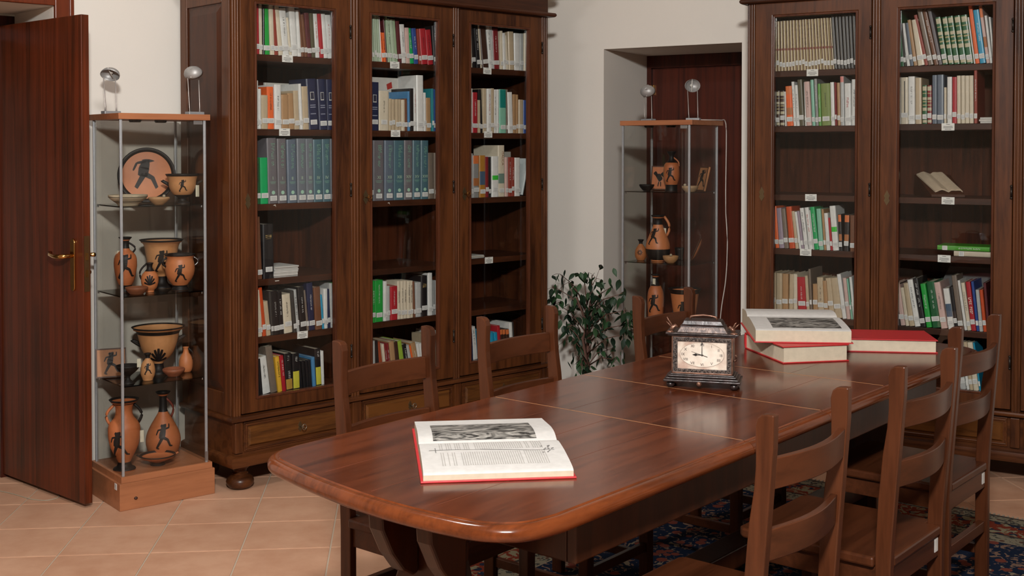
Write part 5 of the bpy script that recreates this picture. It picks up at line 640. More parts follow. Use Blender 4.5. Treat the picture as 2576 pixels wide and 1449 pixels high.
M1 = place(-4.625, 2.1775, 0, 85.5); M2 = place(-4.124, 4.72, 0, 10)
make_case(M1, 'glass display case of vases beside the open door, on an orange wood plinth', .365, .325, [1.252, .880, .508], 1, None, 0, 0)
make_case(M2, 'glass display case of vases standing in front of the wall niche', .392, .325, [1.267, .896, .525], 1, None, 0, 1)
# plate
x, y, z, pr = ITEMS['plate']; r = .122
root = empty('plate', M1 @ Matrix.Translation((x + .01, y + .03, z + .004)) @ Matrix.Rotation(R(-24), 4, 'Z') @ Matrix.Rotation(R(78), 4, 'X') @ Matrix.Translation((0, r, 0)))
tag(root, 'large round terracotta plate with running figure, standing upright on top glass shelf', 'plate')
b = MB(); b.lathe([(r * .45, -.022), (r * .8, -.014), (r, .0), (r - .002, .003), (r * .84, -.004), (.001, -.008)], n=48); b.build('dish', TC, root, smooth='all')
b = MB(); b.lathe([(r * 1.003, -.002), (r * 1.003, .0035), (r - .004, .0045), (r * .86, -.0015), (r*.85, -.005)], n=48, caps=False); b.build('black_rim', BLK, root, smooth='all')
b = MB(); decal(b, RUN, lambda u, v: (u * .185 - .005, v * .185 + .01, -.0052)); b.build('painted_figure', BLK, root)
M1r = {}
pot(M1, 'bowl', 'wide pale striped bowl at left on the top glass shelf beside the plate', GREYC, dark=((.78, .82), (.36, .40)), cat='bowl', name='bowl')
p_ = pot(M1, 'lamp_dish', 'small shallow clay dish with a nub, below the large plate', plain('b08a62', .6), cat='dish', name='dish'); knob(p_, .018, -.01, .036, .007, GREYC)
pot(M1, 'cup', 'stemmed two handled cup with black foot, right of the large plate', TC3, RUN, .62, .055, dark=((0, .30), (.93, 1)), handles=((155, .62, .66, .03, BLK, .006), (-20, .62, .66, .03, BLK, .006)), cat='cup', name='cup', tagp=(-30, .62, .05))
pot(M1, 'lek1', 'slender terracotta oil flask with black neck and foot, second glass shelf of left case', TC2, RUN, .48, .11, dark=((0, .13), (.80, 1)), handles=((-25, .72, .9, .018, BLK, .004),), tagp=(175, .76, .03))
pot(M1, 'krater', 'tall flared krater with black rim at the back, second glass shelf of left case', TC3, RUN, .58, .10, dark=((0, .24), (.95, 1)))
pot(M1, 'jug1', 'small jug with palmette and curled black handle, second glass shelf of left case', TC, PALM, .42, .05, dark=((.72, 1),), handles=((165, .45, .98, .016, BLK, .004),), cat='jug', name='jug')
pot(M1, 'bell', 'round krater with two side handles at right, second glass shelf of left case', TC, RUN, .5, .08, dark=((0, .14), (.96, 1)), handles=((175, .66, .92, .02, BLK, .004), (-15, .66, .92, .02, MALU, .003)))
pot(M1, 'dish1', 'flat brown clay dish at the front of the second glass shelf', BRN, cat='dish', name='dish')
pot(M1, 'bell3', 'large wide krater with black rim, handles and palmette, third glass shelf', TC3, PALM, .42, .075, dark=((0, .22), (.86, 1)), handles=((160, .60, .66, .035, BLK, .007), (-15, .66, .70, .035, BLK, .007)))
pot(M1, 'kylix', 'small black stemmed cup at left on the third glass shelf', BLK, cat='cup', name='cup', tagp=(-60, 1.4, .035))
pot(M1, 'jug3', 'small terracotta jug with black mouth before the large krater', TC3, RUN, .45, .05, dark=((.82, 1),), cat='jug', name='jug')
pot(M1, 'dish3', 'flat reddish dish at the front of the third glass shelf', plain('90553a', .5), cat='dish', name='dish')
pot(M1, 'jug4', 'small orange jug with black handle at right of third glass shelf', TC, dark=(), handles=((-30, .5, .95, .014, BLK, .005),), cat='jug', name='jug')
pot(M1, 'amphora', 'tall amphora with two handles and paper tag, bottom of left display case', TC2, RUN, .40, .12, fang=-135, dark=((0.01, .12), (.94, 1)), handles=((158, .66, .93, .022, TC2, .006), (-22, .66, .93, .022, BLK, .006)), tagp=(-30, .55, .05))
pot(M1, 'bottle4', 'large pear shaped bottle vase with black neck and running figure', TC2, RUN, .36, .11, dark=((.70, 1),), handles=((-15, .6, .9, .02, plain('6a2a1a', .5), .005),))
pot(M1, 'kylix4', 'shallow wide two handled bowl on low foot, bottom of left display case', TC2, dark=((.92, 1), (0, .25)), handles=((160, .8, .84, .02, BLK, .004), (-20, .8, .84, .02, TC2, .004)), cat='bowl', name='bowl')
def plaque(M, key, w_, h_, rz, lean, fig, label, hx='b0784c', fs=None):
    x, y, z, pr = ITEMS[key]
    root = empty('plaque', M @ Matrix.Translation((x, y, z + .003)) @ Matrix.Rotation(R(rz), 4, 'Z') @ Matrix.Rotation(R(lean), 4, 'X')); tag(root, label, 'plaque')
    b = MB(); b.box(-w_/2, w_/2, 0, .012, 0, h_); b.build('tile_body', plain(hx, .6, bump=.1), root, bevel=.002)
    b = MB(); e = .006
    for q in ((-w_/2, w_/2, 0, e), (-w_/2, w_/2, h_ - e, h_), (-w_/2, -w_/2 + e, e, h_ - e), (w_/2 - e, w_/2, e, h_ - e)): b.box(q[0], q[1], -.001, 0, q[2], q[3])
    b.build('dark_border', plain('4a3020', .6), root)
    f = fs or h_ * .8
    b = MB(); decal(b, fig, lambda u, v: (u * f, -.0012, h_ / 2 + v * f)); b.build('painted_figure', BLK, root)
plaque(M1, 'plaque1', .125, .125, -18, -14, RUN, 'square terracotta plaque leaning at left on third glass shelf', 'a06a40')
plaque(M2, 'b_plaque', .095, .13, 5, -10, ROOST, 'terracotta plaque with a rooster, top glass shelf of niche case', 'b87048')
plaque(M2, 'b_plaque2', .085, .13, -30, -14, RUN, 'terracotta plaque with dark bird at right, top glass shelf of niche case', 'a8744c')
CD = -70
pot(M2, 'b_lek', 'oil flask with black mouth and dark figure, top shelf of niche case', TC2, RUN, .42, .08, dark=((0, .16), (.72, 1)), handles=((25, .62, .85, .012, TC2, .004),), camdir=CD)
pot(M2, 'b_dish', 'small black dish at left, top shelf of niche case', BLK, cat='dish', name='dish')
p_ = pot(M2, 'b_lampdish', 'pale clay dish with nub at right, top shelf of niche case', plain('a88a68', .6), cat='dish', name='dish'); knob(p_, -.03, 0, .034, .008, GREYC)
pot(M2, 'b_jug', 'tiny narrow necked jug at left, second shelf of niche case', plain('a8683c', .5), RAYS, .4, .035, dark=((.8, 1),), camdir=CD, cat='jug', name='jug')
pot(M2, 'b_oin', 'big pear shaped jug with black base and figure, second shelf of niche case', TC, RUN, .55, .09, fang=-90, dark=((.03, .27), (.80, 1)), handles=((25, .55, .98, .022, TC, .007),), camdir=CD, cat='jug', name='jug', tagp=(22, .72, .035))
p_ = pot(M2, 'b_dish2', 'small clay oil lamp dish, second shelf of niche case', plain('b08458', .6), cat='dish', name='dish'); knob(p_, .004, -.004, .042, .007, GREYC)
pot(M2, 'b_cup', 'small black cup behind the leaning plate in niche case', BLK, cat='cup', name='cup')
pot(M2, 'b_tall', 'tall oil flask with white paper tag, third shelf of niche case', TC2, RUN, .5, .10, dark=((0, .17), (.8, 1)), camdir=-75, tagp=(-85, .93, .035))
pot(M2, 'b_krater', 'flared krater with black rim, third shelf of niche case', TC, RUN, .55, .10, dark=((0, .18), (.9, 1)), handles=((-155, .2, .5, .02, BLK, .005),), camdir=CD)
x, y, z, pr = ITEMS['b_plate']; r = .07
root = empty('plate', M2 @ Matrix.Translation((x, y, z + .003)) @ Matrix.Rotation(R(-62), 4, 'Z') @ Matrix.Rotation(R(66), 4, 'X') @ Matrix.Translation((0, r, 0))); tag(root, 'terracotta plate leaning sideways, second shelf of niche case', 'plate')
b = MB(); b.lathe([(r * .5, -.014), (r, 0), (r - .002, .002), (.001, -.006)], n=32); b.build('dish', plain('a8663e', .5), root, smooth='all')
b = MB(); b.lathe([(r * 1.003, -.001), (r * 1.003, .0025), (r*.9, .0), (r*.89, -.003)], n=32, caps=False); b.build('black_rim', BLK, root, smooth='all')
# clip lamps on top of the cases
def lamp(M, x, y, rz, apex, label, hgt=.19):
    root = empty('desk_lamp', M @ Matrix.Translation((x, y, 1.6372)) @ Matrix.Rotation(R(rz), 4, 'Z')); tag(root, label, 'lamp', 'small silver lamps on the display cases')
    b = MB(); b.box(-.036, .036, -.02, .02, 0, .013); b.build('base', plain('9a9c9e', .4, .4), root, bevel=.002)
    for s in (-1, 1):
        b = MB(); b.tube([(s * .024, 0, .013), (s * .024, 0, .03), (s * .026 - .006, 0, hgt * .8)], [.004, .0022, .0022], 6); b.build('arm', plain('b8b0aa', .35, .4), root, smooth='all')
    hd = empty('shade', Matrix.Identity(4)); hd.parent = root; hd.matrix_local = Matrix.Translation((-.004, 0, hgt * .84)) @ Vector(apex).to_track_quat('Z', 'Y').to_matrix().to_4x4()
    b = MB(); n = 20; prof = [(.040, 0), (.0385, .010), (.034, .020), (.025, .028), (.012, .033), (.001, .034)]; inn = [(.001, .031), (.011, .030), (.023, .025), (.032, .018), (.037, .009), (.039, .001)]
    vs = []
    for r_, z_ in prof + inn:
        for i in range(n): a = 2 * math.pi * i / n; vs.append((r_ * math.cos(a) * 1.05, r_ * math.sin(a) * .85, z_))
    k = len(prof) + len(inn)
    b.add(vs, [(j*n+i, j*n+(i+1)%n, (j+1)*n+(i+1)%n, (j+1)*n+i) for j in range(k-1) for i in range(n)] + [((k-1)*n+i, (k-1)*n+(i+1)%n, (i+1)%n, i) for i in range(n)])
    b.build('reflector', plain('a3a19e', .45, .35), hd, smooth='all')
    b = MB(); b.tube([(0, .034, .012), (0, -.034, .012)], .003, 6); b.ball((0, 0, .02), .009, 6); b.build('bulb', plain('c8c4bc', .2), hd, smooth='all')
    return root
lamp(M1, .035, .2, 4, (.5, .42, .72), 'silver two armed lamp at left on top of the case beside the door', .195)
lamp(M1, .355, .075, 4, (-.55, -.45, .62), 'silver two armed lamp at right on top of the case beside the door', .21)
lamp(M2, .055, .17, -10, (.35, -.8, .35), 'silver two armed lamp at left on top of the niche case', .19)
lamp(M2, .335, .15, 14, (-.55, .8, .12), 'silver two armed lamp at right on top of the niche case', .215)
def cable(name, pts, r, mat, label, M=None):
    P = [Vector(p) for p in pts]; Q = []
    for i in range(len(P) - 1):
        p0, p1, p2, p3 = P[max(i-1, 0)], P[i], P[i+1], P[min(i+2, len(P)-1)]
        for k in range(5):
            t = k / 5; Q.append(.5 * ((2*p1) + (p2-p0)*t + (2*p0-5*p1+4*p2-p3)*t*t + (3*p1-p0-3*p2+p3)*t**3))
    Q.append(P[-1]); b = MB(); b.tube(Q, r, 6); o = b.build(name, mat, None, smooth='all')
    if M is not None: o.matrix_world = M
    tag(o, label, 'cable'); return o
cable('lamp_cable', [(.36, .17, 1.6405), (.40, .22, 1.6405), (.418, .30, 1.6405), (.42, .345, 1.635), (.425, .35, 1.55), (.425, .345, 1.2), (.438, .34, 1.0), (.43, .34, .8), (.40, .345, .62), (.385, .35, .4), (.38, .35, .02)], .0028, plain('c8beb6', .5), 'white cable hanging down behind the niche display case', M2)
cable('lamp_cable', [(.26, .22, 1.6395), (.30, .19, 1.6395), (.33, .14, 1.6395), (.342, .09, 1.6395)], .002, plain('c8c0b4', .5), 'white cable lying on top of the case beside the door', M1)
cable('floor_cable', [(-5.45, 1.83, .002), (-5.2, 1.92, .002), (-5.04, 1.955, .002), (-4.98, 1.985, .002), (-4.965, 2.01, .002), (-4.975, 2.05, .002), (-5.02, 2.07, .002), (-5.10, 2.08, .002)], .0018, plain('a8a08c', .5), 'thin pale cable looped on the floor under the open door')

# ---------------------------------------------------------------- table
T0 = Vector((-1.726, 2.451)); MT = place(T0.x, T0.y, 0, 96.869)
table = empty('dining_table', MT); tag(table, 'long reddish wooden table with rounded moulded edge and extension leaves', 'table')
near = [(0, .012), (-.4, .012), (-.77, .014), (-.833, .026), (-.871, .05), (-.903, .104), (-.917, .199), (-.922, .308), (-.914, .434), (-.891, .591), (-.858, .741), (-.838, .79), (-.80, .822), (-.74, .832), (-.4, .832), (0, .832)]
prof = [(0, .76), (.0025, .7572), (.007, .7578)] + [(.009 + .019 * math.sin(R(a)), .740 + .0178 * math.cos(R(a))) for a in range(10, 171, 16)] + [(.004, .7205)]
def panel(pts, nrm, name):
    mb = MB(); n = len(pts); rings = []
    mb.mi = 1
    vs = [(p[0] + q[0]*o_, p[1] + q[1]*o_, z_) for o_, z_ in prof for p, q in zip(pts, nrm)]
    fs = [(k*n+i, k*n+(i+1)%n, (k+1)*n+(i+1)%n, (k+1)*n+i) for k in range(len(prof)-1) for i in range(n)]
    mb.add(vs, fs); mb.mi = 0; mb.f.append(tuple(range(n))); mb.m.append(0); mb.f.append(tuple(range((len(prof)-1)*n, len(prof)*n))[::-1]); mb.m.append(0)
    return mb.build(name, [MTOP, MEDGE], table, smooth=True)
def catmull(pts, sub=4):
    Q = []
    for i in range(len(pts) - 1):
        p0, p1, p2, p3 = [Vector(pts[j]) for j in (max(i-1, 0), i, i+1, min(i+2, len(pts)-1))]
        for k in range(sub):
            t = k / sub; v = .5 * ((2*p1) + (p2-p0)*t + (2*p0-5*p1+4*p2-p3)*t*t + (3*p1-p0-3*p2+p3)*t**3); Q.append((v.x, v.y))
    return Q + [pts[-1]]
core = catmull(near[2:14]); chain = [(-.0012, .012), (-.4, .012)] + core + [(-.4, .832), (-.0012, .832)]
def normals(ch):
    out = []
    for i, p in enumerate(ch):
        a = ch[max(0, i-1)]; b = ch[min(len(ch)-1, i+1)]; d = Vector((b[0]-a[0], b[1]-a[1])).normalized(); out.append((-d.y * -1, d.x * -1))
    return out
nn = normals(chain); 
if nn[0][1] > 0: nn = [(-a, -b) for a, b in nn]
panel(chain, nn, 'end_panel')
L1 = .444; L2 = .889
for a, b in ((.0012, L1 - .0012), (L1 + .0012, L2 - .0012)): panel([(a, .012), (b, .012), (b, .832), (a, .832)], [(0, -1), (0, -1), (0, 1), (0, 1)], 'extension_leaf')
fc = [(L2 - p[0], p[1]) for p in chain][::-1]; panel(fc, [(-q[0], q[1]) for q in nn][::-1], 'end_panel')
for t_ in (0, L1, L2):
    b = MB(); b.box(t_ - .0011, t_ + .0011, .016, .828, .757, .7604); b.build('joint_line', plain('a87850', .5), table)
for w_, xa, xb in ((.235, -.88, -.003), (.41, -.9, -.003), (.60, -.86, -.003), (.30, .003, L1 - .003), (.56, .003, L1 - .003), (.22, L1 + .003, L2 - .003), (.50, L1 + .003, L2 - .003), (.33, L2 + .003, 1.78)):
    b = MB(); b.box(xa, xb, w_, w_ + .0008, .757, .76025); b.build('plank_joint', plain('6c3c2a', .4), table)
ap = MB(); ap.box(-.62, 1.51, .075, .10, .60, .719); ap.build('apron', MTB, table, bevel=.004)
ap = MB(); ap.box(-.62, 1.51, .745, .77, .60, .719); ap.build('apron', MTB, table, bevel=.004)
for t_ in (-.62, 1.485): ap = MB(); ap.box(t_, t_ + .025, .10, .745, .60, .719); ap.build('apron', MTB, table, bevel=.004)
half = [(.19, .719), (.185, .70), (.14, .685), (.105, .66), (.085, .62), (.083, .58), (.095, .54), (.12, .48), (.135, .40), (.125, .32), (.095, .25), (.10, .20), (.17, .13), (.27, .10), (.30, .06), (.30, .0085), (.18, .0085), (.14, .04)]
for t_ in (-.74, 1.58):
    b = MB(); wc = .395; poly = [(wc + a, z_) for a, z_ in half] + [(wc - a, z_) for a, z_ in half[::-1]]
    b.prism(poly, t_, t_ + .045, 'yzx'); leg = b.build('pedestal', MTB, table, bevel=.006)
    sg = -1 if t_ < 0 else 1; tf = t_ if sg < 0 else t_ + .045
    for w0 in (.445, .30):
        b = MB(); pr = [(0, .719), (sg * .12, .719), (sg * .115, .66), (sg * .085, .60), (sg * .05, .555), (sg * .018, .535), (0, .54)]
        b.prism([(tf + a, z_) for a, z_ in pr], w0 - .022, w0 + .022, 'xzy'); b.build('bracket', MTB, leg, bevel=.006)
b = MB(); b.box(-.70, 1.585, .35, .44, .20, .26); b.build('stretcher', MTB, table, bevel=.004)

# ---------------------------------------------------------------- chairs
def make_chair(M, label, sticker=False):
    root = empty('dining_chair', M); tag(root, label, 'chair', 'ladder back chairs around the table')
    hw = .195
    back = [(0, 0), (0, .44), (-.007, .58), (-.018, .70), (-.029, .77), (-.033, .82), (-.033, .86), (-.031, .905), (-.036, .922), (-.046, .930), (-.058, .932), (-.0745, .932), (-.073, .86), (-.064, .74), (-.053, .60), (-.044, .48), (-.041, .40), (-.042, 0)]
    for s in (-1, 1):
        b = MB(); x0 = s * hw; x1 = s * (hw - .025); b.prism([(y_, z_) for y_, z_ in back], min(x0, x1), max(x0, x1), 'yzx'); b.build('rear_leg', MCH['z'], root, bevel=.003)
        b = MB(); b.box(min(s*.185, s*.150), max(s*.185, s*.150), .335, .37, 0, .405); b.build('front_leg', MCH['z'], root, bevel=.003)
    for z0, z1, y0 in ((.772, .838, -.058), (.615, .683, -.040)):
        b = MB(); n = 10; vs = []
        for i in range(n + 1):
            u = i / n; x_ = -(hw - .026) + u * 2 * (hw - .026); y_ = y0 + .010 - .026 * math.sin(math.pi * u)
            for (dy_, z_) in ((0, z0), (-.017, z0), (-.021, z1), (-.004, z1)): vs.append((x_, y_ + dy_, z_))
        fs = [(4*i+k, 4*i+(k+1)%4, 4*(i+1)+(k+1)%4, 4*(i+1)+k) for i in range(n) for k in range(4)] + [(0, 3, 2, 1), (4*n, 4*n+1, 4*n+2, 4*n+3)]
        b.add(vs, fs); b.build('back_rail', MCH['x'], root, smooth=True, bevel=.002)
    b = MB()
    for k in range(5):
        y0 = .002 + k * .077
        b.box(-.166 if k == 0 else -.205, .166 if k == 0 else .205, y0, y0 + .0762, .408, .435)
    st_ = MB(); st_.prism([(-.166, -.04), (.166, -.04), (.166, .0), (.205, .0), (.205, .375), (.19, .39), (-.19, .39), (-.205, .375), (-.205, 0), (-.166, 0)], .408, .435); st_.build('seat', MCH['x'], root, bevel=.006)
    for q in ((-.165, .165, -.034, -.016, .35, .408), (-.15, .15, .345, .363, .35, .408), (-.185, -.167, 0, .335, .35, .408), (.167, .185, 0, .335, .35, .408)):
        b = MB(); b.box(*q); ap_ = b.build('seat_rail', MCH['x'], root, bevel=.002)
        if sticker and q[2] < 0:
            c = MB(); c.box(.135, .158, -.0352, -.034, .366, .402); c.build('inventory_label', MLAB, ap_)
    for q in ((-.167, .167, -.034, -.012, .20, .235), (-.185, -.168, 0, .335, .12, .15), (.168, .185, 0, .335, .12, .15), (-.15, .15, .345, .362, .16, .19)):
        b = MB(); b.box(*q); b.build('stretcher', MCH['x'], root, bevel=.002)
    return root
RZ = .0085
make_chair(MT @ Matrix.Translation((-.235, -.215, RZ)), 'nearest dining chair on the right side of the table')
make_chair(MT @ Matrix.Translation((.47, -.215, RZ)), 'middle dining chair on the right side, white sticker under seat', True)
make_chair(MT @ Matrix.Translation((1.235, -.095, RZ)), 'farthest dining chair on the right side, before the right bookcase', True)
for t_, w_, lb in ((-.17, 1.06, 'dining chair left of the open book, nearest on the left side'), (.455, 1.06, 'middle dining chair on the left side, in front of left bookcase'), (1.24, .975, 'farthest dining chair on the left side, behind the clock')):
    make_chair(MT @ Matrix.Translation((t_, w_, RZ)) @ Matrix.Rotation(math.pi, 4, 'Z'), lb)

# ---------------------------------------------------------------- rug
def rug_mat():
    m, nt, b = newmat('oriental_rug'); N = nt.nodes; L = nt.links
    tc = N.new('ShaderNodeTexCoord'); sep = N.new('ShaderNodeSeparateXYZ'); L.new(tc.outputs['Object'], sep.inputs[0])
    def math_(op, a, b_=None, c=None):
        n = N.new('ShaderNodeMath'); n.operation = op
        for i, v in enumerate((a, b_, c)):
            if v is None: continue
            if isinstance(v, (int, float)): n.inputs[i].default_value = v
            else: L.new(v, n.inputs[i])
        return n.outputs[0]
    hx_, hy_ = 1.49, 1.36
    dx = math_('SUBTRACT', hx_, math_('ABSOLUTE', sep.outputs[0])); dy = math_('SUBTRACT', hy_, math_('ABSOLUTE', sep.outputs[1]))
    d = math_('MINIMUM', dx, dy)
    def col(h): return hexc(h)
    def mix(f, a, b_):
        n = N.new('ShaderNodeMix'); n.data_type = 'RGBA'; L.new(f, n.inputs[0])
        for i, v in ((6, a), (7, b_)):
            if isinstance(v, str): n.inputs[i].default_value = col(v)
            else: L.new(v, n.inputs[i])
        return n.outputs[2]
    def vor(scale, thr, feat='F1'):
        v = N.new('ShaderNodeTexVoronoi'); v.feature = feat; v.inputs['Scale'].default_value = scale; L.new(tc.outputs['Object'], v.inputs['Vector'])
        return math_('LESS_THAN', v.outputs['Distance'], thr), v
    def noi(scale, thr, dist=0):
        n = N.new('ShaderNodeTexNoise'); n.inputs['Scale'].default_value = scale; n.inputs['Distortion'].default_value = dist; L.new(tc.outputs['Object'], n.inputs['Vector'])
        return math_('GREATER_THAN', n.outputs['Fac'], thr)
    f1, v1 = vor(16, .32); f2, _ = vor(30, .3); f3, _ = vor(22, .36)
    field = mix(noi(26, .58, 1.5), '111c2f', '70584a'); field = mix(f1, field, '673429'); field = mix(noi(14, .66, 2), field, '7a6e5c')
    red = mix(f3, '652819', '1c2232'); red = mix(noi(18, .55, 2.0), red, '777059')
    cream = mix(f2, '746d5c', '4c3429'); cream = mix(noi(34, .56, 1.5), cream, '343532')
    dark = '282523'
    def over(lo, hi, new, old): return mix(math_('MULTIPLY', math_('GREATER_THAN', d, lo), math_('LESS_THAN', d, hi)), old, new)
    c = over(-1, .02, '403832', field); c = over(.02, .09, cream, c); c = over(.09, .10, dark, c); c = over(.10, .24, red, c); c = over(.24, .25, dark, c); c = over(.25, .33, cream, c); c = over(.33, .338, '7a6e5c', c)
    L.new(c, b.inputs['Base Color']); b.inputs['Roughness'].default_value = .95; b.inputs['Specular IOR Level'].default_value = .1
    n = N.new('ShaderNodeTexNoise'); n.inputs['Scale'].default_value = 400; L.new(tc.outputs['Object'], n.inputs['Vector']); bp = N.new('ShaderNodeBump'); bp.inputs['Strength'].default_value = .4; bp.inputs['Distance'].default_value = .002; L.new(n.outputs['Fac'], bp.inputs['Height']); L.new(bp.outputs[0], b.inputs['Normal'])
    return m
rg = MB(); rg.box(-1.49, 1.49, -1.36, 1.36, 0, .0075); rug = rg.build('rug', rug_mat(), None, bevel=.003); rug.matrix_world = MT @ Matrix.Translation((.79, .145, .0006)); tag(rug, 'oriental rug with blue field and red and cream borders under the table', 'rug')
fr = MB()
for k in range(150):
    y_ = -1.355 + k * .0182; 
    for sx in (-1, 1): fr.box(sx * 1.49 if sx > 0 else -1.49 - .03, sx * 1.49 + .03 if sx > 0 else -1.49, y_, y_ + .006, .0005, .004)
tag(fr.build('fringe', plain('a09888', .9), rug), kind='stuff')

# ---------------------------------------------------------------- books on the table
def page_print(parent, quads, mat, name):
    b = MB()
    for q in quads: b.add(q, [(0, 1, 2, 3)])
    return b.build(name, mat, parent)
def engraving():
    m, nt, b = newmat('engraving_print'); N = nt.nodes; tc = N.new('ShaderNodeTexCoord'); mp = N.new('ShaderNodeMapping'); mp.inputs['Scale'].default_value = (9, 26, 9); nt.links.new(tc.outputs['Object'], mp.inputs['Vector'])
    n = N.new('ShaderNodeTexNoise'); n.inputs['Scale'].default_value = 1.8; n.inputs['Detail'].default_value = 9; n.inputs['Distortion'].default_value = 2.2; nt.links.new(mp.outputs[0], n.inputs['Vector'])
    cr = N.new('ShaderNodeValToRGB'); cr.color_ramp.elements[0].position = .40; cr.color_ramp.elements[0].color = hexc('141210'); cr.color_ramp.elements[1].position = .66; cr.color_ramp.elements[1].color = hexc('96938c')
    nt.links.new(n.outputs['Fac'], cr.inputs[0]); nt.links.new(cr.outputs[0], b.inputs['Base Color']); b.inputs['Roughness'].default_value = .6; return m
MENG = engraving(); MPGW = plain('c3c1bd', .6); MPGE = plain('c6b9a2', .7); MRED = plain('b8282c', .42); MPRT = plain('9a9894', .7); MPRD = plain('6e6c6a', .7)
def open_book(M, W, Y, prof_, label, split, pics, cover_th=.004, pagelines=True):
    """W along the spine, Y across both pages. prof_: (y, z) of the page surface."""
    root = empty('open_book', M); tag(root, label, 'book', 'large red bound volumes on the table')
    c = MB(); c.box(-.006, W + .006, -.006, Y + .006, 0, cover_th); c.build('cover', MRED, root, bevel=.001)
    P = catmull(prof_, 5); n = len(P)
    b = MB(); vs = []
    dx_ = [.0 for _ in P]
    for (y_, z_) in P: vs += [(0, y_, z_), (W, y_, z_), (0, y_, cover_th), (W, y_, cover_th)]
    fs = []; mi = []
    b.mi = 0; b.add(vs, [(4*i, 4*i+1, 4*(i+1)+1, 4*(i+1)) for i in range(n-1)])
    base = 0
    b.mi = 1
    side = [(4*i, 4*(i+1), 4*(i+1)+2, 4*i+2) for i in range(n-1)] + [(4*i+1, 4*i+3, 4*(i+1)+3, 4*(i+1)+1) for i in range(n-1)] + [(0, 2, 3, 1), (4*(n-1), 4*(n-1)+1, 4*(n-1)+3, 4*(n-1)+2)]
    b.f += side; b.m += [1] * len(side)
    b.build('page_block', [MPGW, MPGE], root, smooth=True)
    def zs(y_):
        for (a, za), (c_, zc_) in zip(P, P[1:]):
            if a <= y_ <= c_: return za + (zc_ - za) * (y_ - a) / max(1e-6, c_ - a)
        return P[-1][1]
    for (x0, x1, y0, y1) in pics:
        k = 10; q = []
        for i in range(k):
            ya, yb = y0 + (y1-y0)*i/k, y0 + (y1-y0)*(i+1)/k
            q.append([(x0, ya, zs(ya) + .0006), (x1, ya, zs(ya) + .0006), (x1, yb, zs(yb) + .0006), (x0, yb, zs(yb) + .0006)])
        page_print(root, q, MENG, 'engraving')
    return root, zs
ang1 = math.degrees(math.atan2(.274, .203))
r1, zs1 = open_book(Matrix.Translation((-1.994, 1.622, .7605)) @ Matrix.Rotation(R(ang1), 4, 'Z') @ Matrix.Translation((.003, .006, 0)), .333, .485,
    [(0, .016), (.012, .021), (.06, .0265), (.13, .031), (.20, .0315), (.225, .0285), (.235, .0265), (.245, .030), (.275, .037), (.32, .038), (.38, .033), (.44, .027), (.485, .023)],
    'open red bound book with engraving lying on the near end of table', .235, [(.035, .285, .245, .40)])
q = []
for c0, c1 in ((.04, .13), (.15, .215)):
    xx = .045
    while xx < .285:
        if random.random() > .15: 
            for a in range(4):
                ya, yb = c0 + (c1-c0)*a/4, c0 + (c1-c0)*(a+1)/4 * (1 if a < 3 else random.uniform(.97, 1))
                q.append([(xx, ya, zs1(ya) + .0006), (xx + .0022, ya, zs1(ya) + .0006), (xx + .0022, yb, zs1(yb) + .0006), (xx, yb, zs1(yb) + .0006)])
        xx += .0052
page_print(r1, q, plain('a5a29c', .7), 'text_print')
q = []; pts = [(.02, .148), (.05, .150), (.09, .150), (.14, .146), (.2, .138), (.25, .13), (.29, .128), (.31, .128)]
for (xa, ya), (xb, yb) in zip(pts, pts[1:]):
    t1 = random.uniform(.0015, .003); q.append([(xa, ya, zs1(ya) + .0009), (xb, yb, zs1(yb) + .0009), (xb, yb + t1, zs1(yb) + .0009), (xa, ya + t1, zs1(ya) + .0009)])
q.append([(.034, .13, zs1(.13) + .0009), (.036, .13, zs1(.13) + .0009), (.036, .168, zs1(.168) + .0009), (.034, .168, zs1(.168) + .0009)])
for k in range(14):
    xx = .278 + random.uniform(0, .03); yy_ = random.uniform(.10, .165); q.append([(xx, yy_, zs1(yy_) + .0009), (xx + .004, yy_ + .001, zs1(yy_) + .0009), (xx + .005, yy_ + .006, zs1(yy_) + .0009), (xx + .001, yy_ + .006, zs1(yy_) + .0009)])
page_print(r1, q, MPRD, 'drawing_print')
def closed_book(M, L_, Dp, th, label):
    """spine on the far long side (+y); page edges face -y and the ends"""
    root = empty('closed_book', M); tag(root, label, 'book', 'large red bound volumes on the table')
    b = MB(); b.box(0, L_, 0, Dp, 0, .0035); b.build('cover', MRED, root, bevel=.0008)
    b = MB(); b.box(0, L_, 0, Dp, th - .0035, th); b.build('cover', MRED, root, bevel=.0008)
    b = MB(); b.prism([(Dp, 0), (Dp + .006, th * .2), (Dp + .008, th * .5), (Dp + .006, th * .8), (Dp, th), (Dp - .002, th), (Dp - .002, 0)], 0, L_, 'yzx'); b.build('spine', MRED, root)
    b = MB(); b.box(.006, L_ - .006, .006, Dp - .001, .0035, th - .0035); b.build('page_block', MPGE, root)
    return root
# lower closed volume of the pile, turned so its corner points at the viewer
c0 = Vector((-2.27, 3.422)); c1 = Vector((-2.141, 3.634)); 
a2 = math.degrees(math.atan2(c1.y - c0.y, c1.x - c0.x))
closed_book(Matrix.Translation((c0.x, c0.y, .7605)) @ Matrix.Rotation(R(a2), 4, 'Z'), .245, .32, .058, 'closed red book under the open one at the middle of table')
r2, zs2 = open_book(Matrix.Translation((c0.x - .115, c0.y + .006, .7605 + .0585)) @ Matrix.Rotation(R(41.5), 4, 'Z'), .325, .44,
    [(0, .042), (.012, .046), (.05, .050), (.14, .056), (.22, .058), (.25, .054), (.262, .053), (.28, .060), (.32, .066), (.38, .064), (.44, .058)],
    'open book with engraving on top of the red book pile', .25, [(.062, .298, .028, .20)])
c0 = Vector((-2.235, 3.80)); c1 = Vector((-2.001, 3.99)); a3 = math.degrees(math.atan2(c1.y - c0.y, c1.x - c0.x))
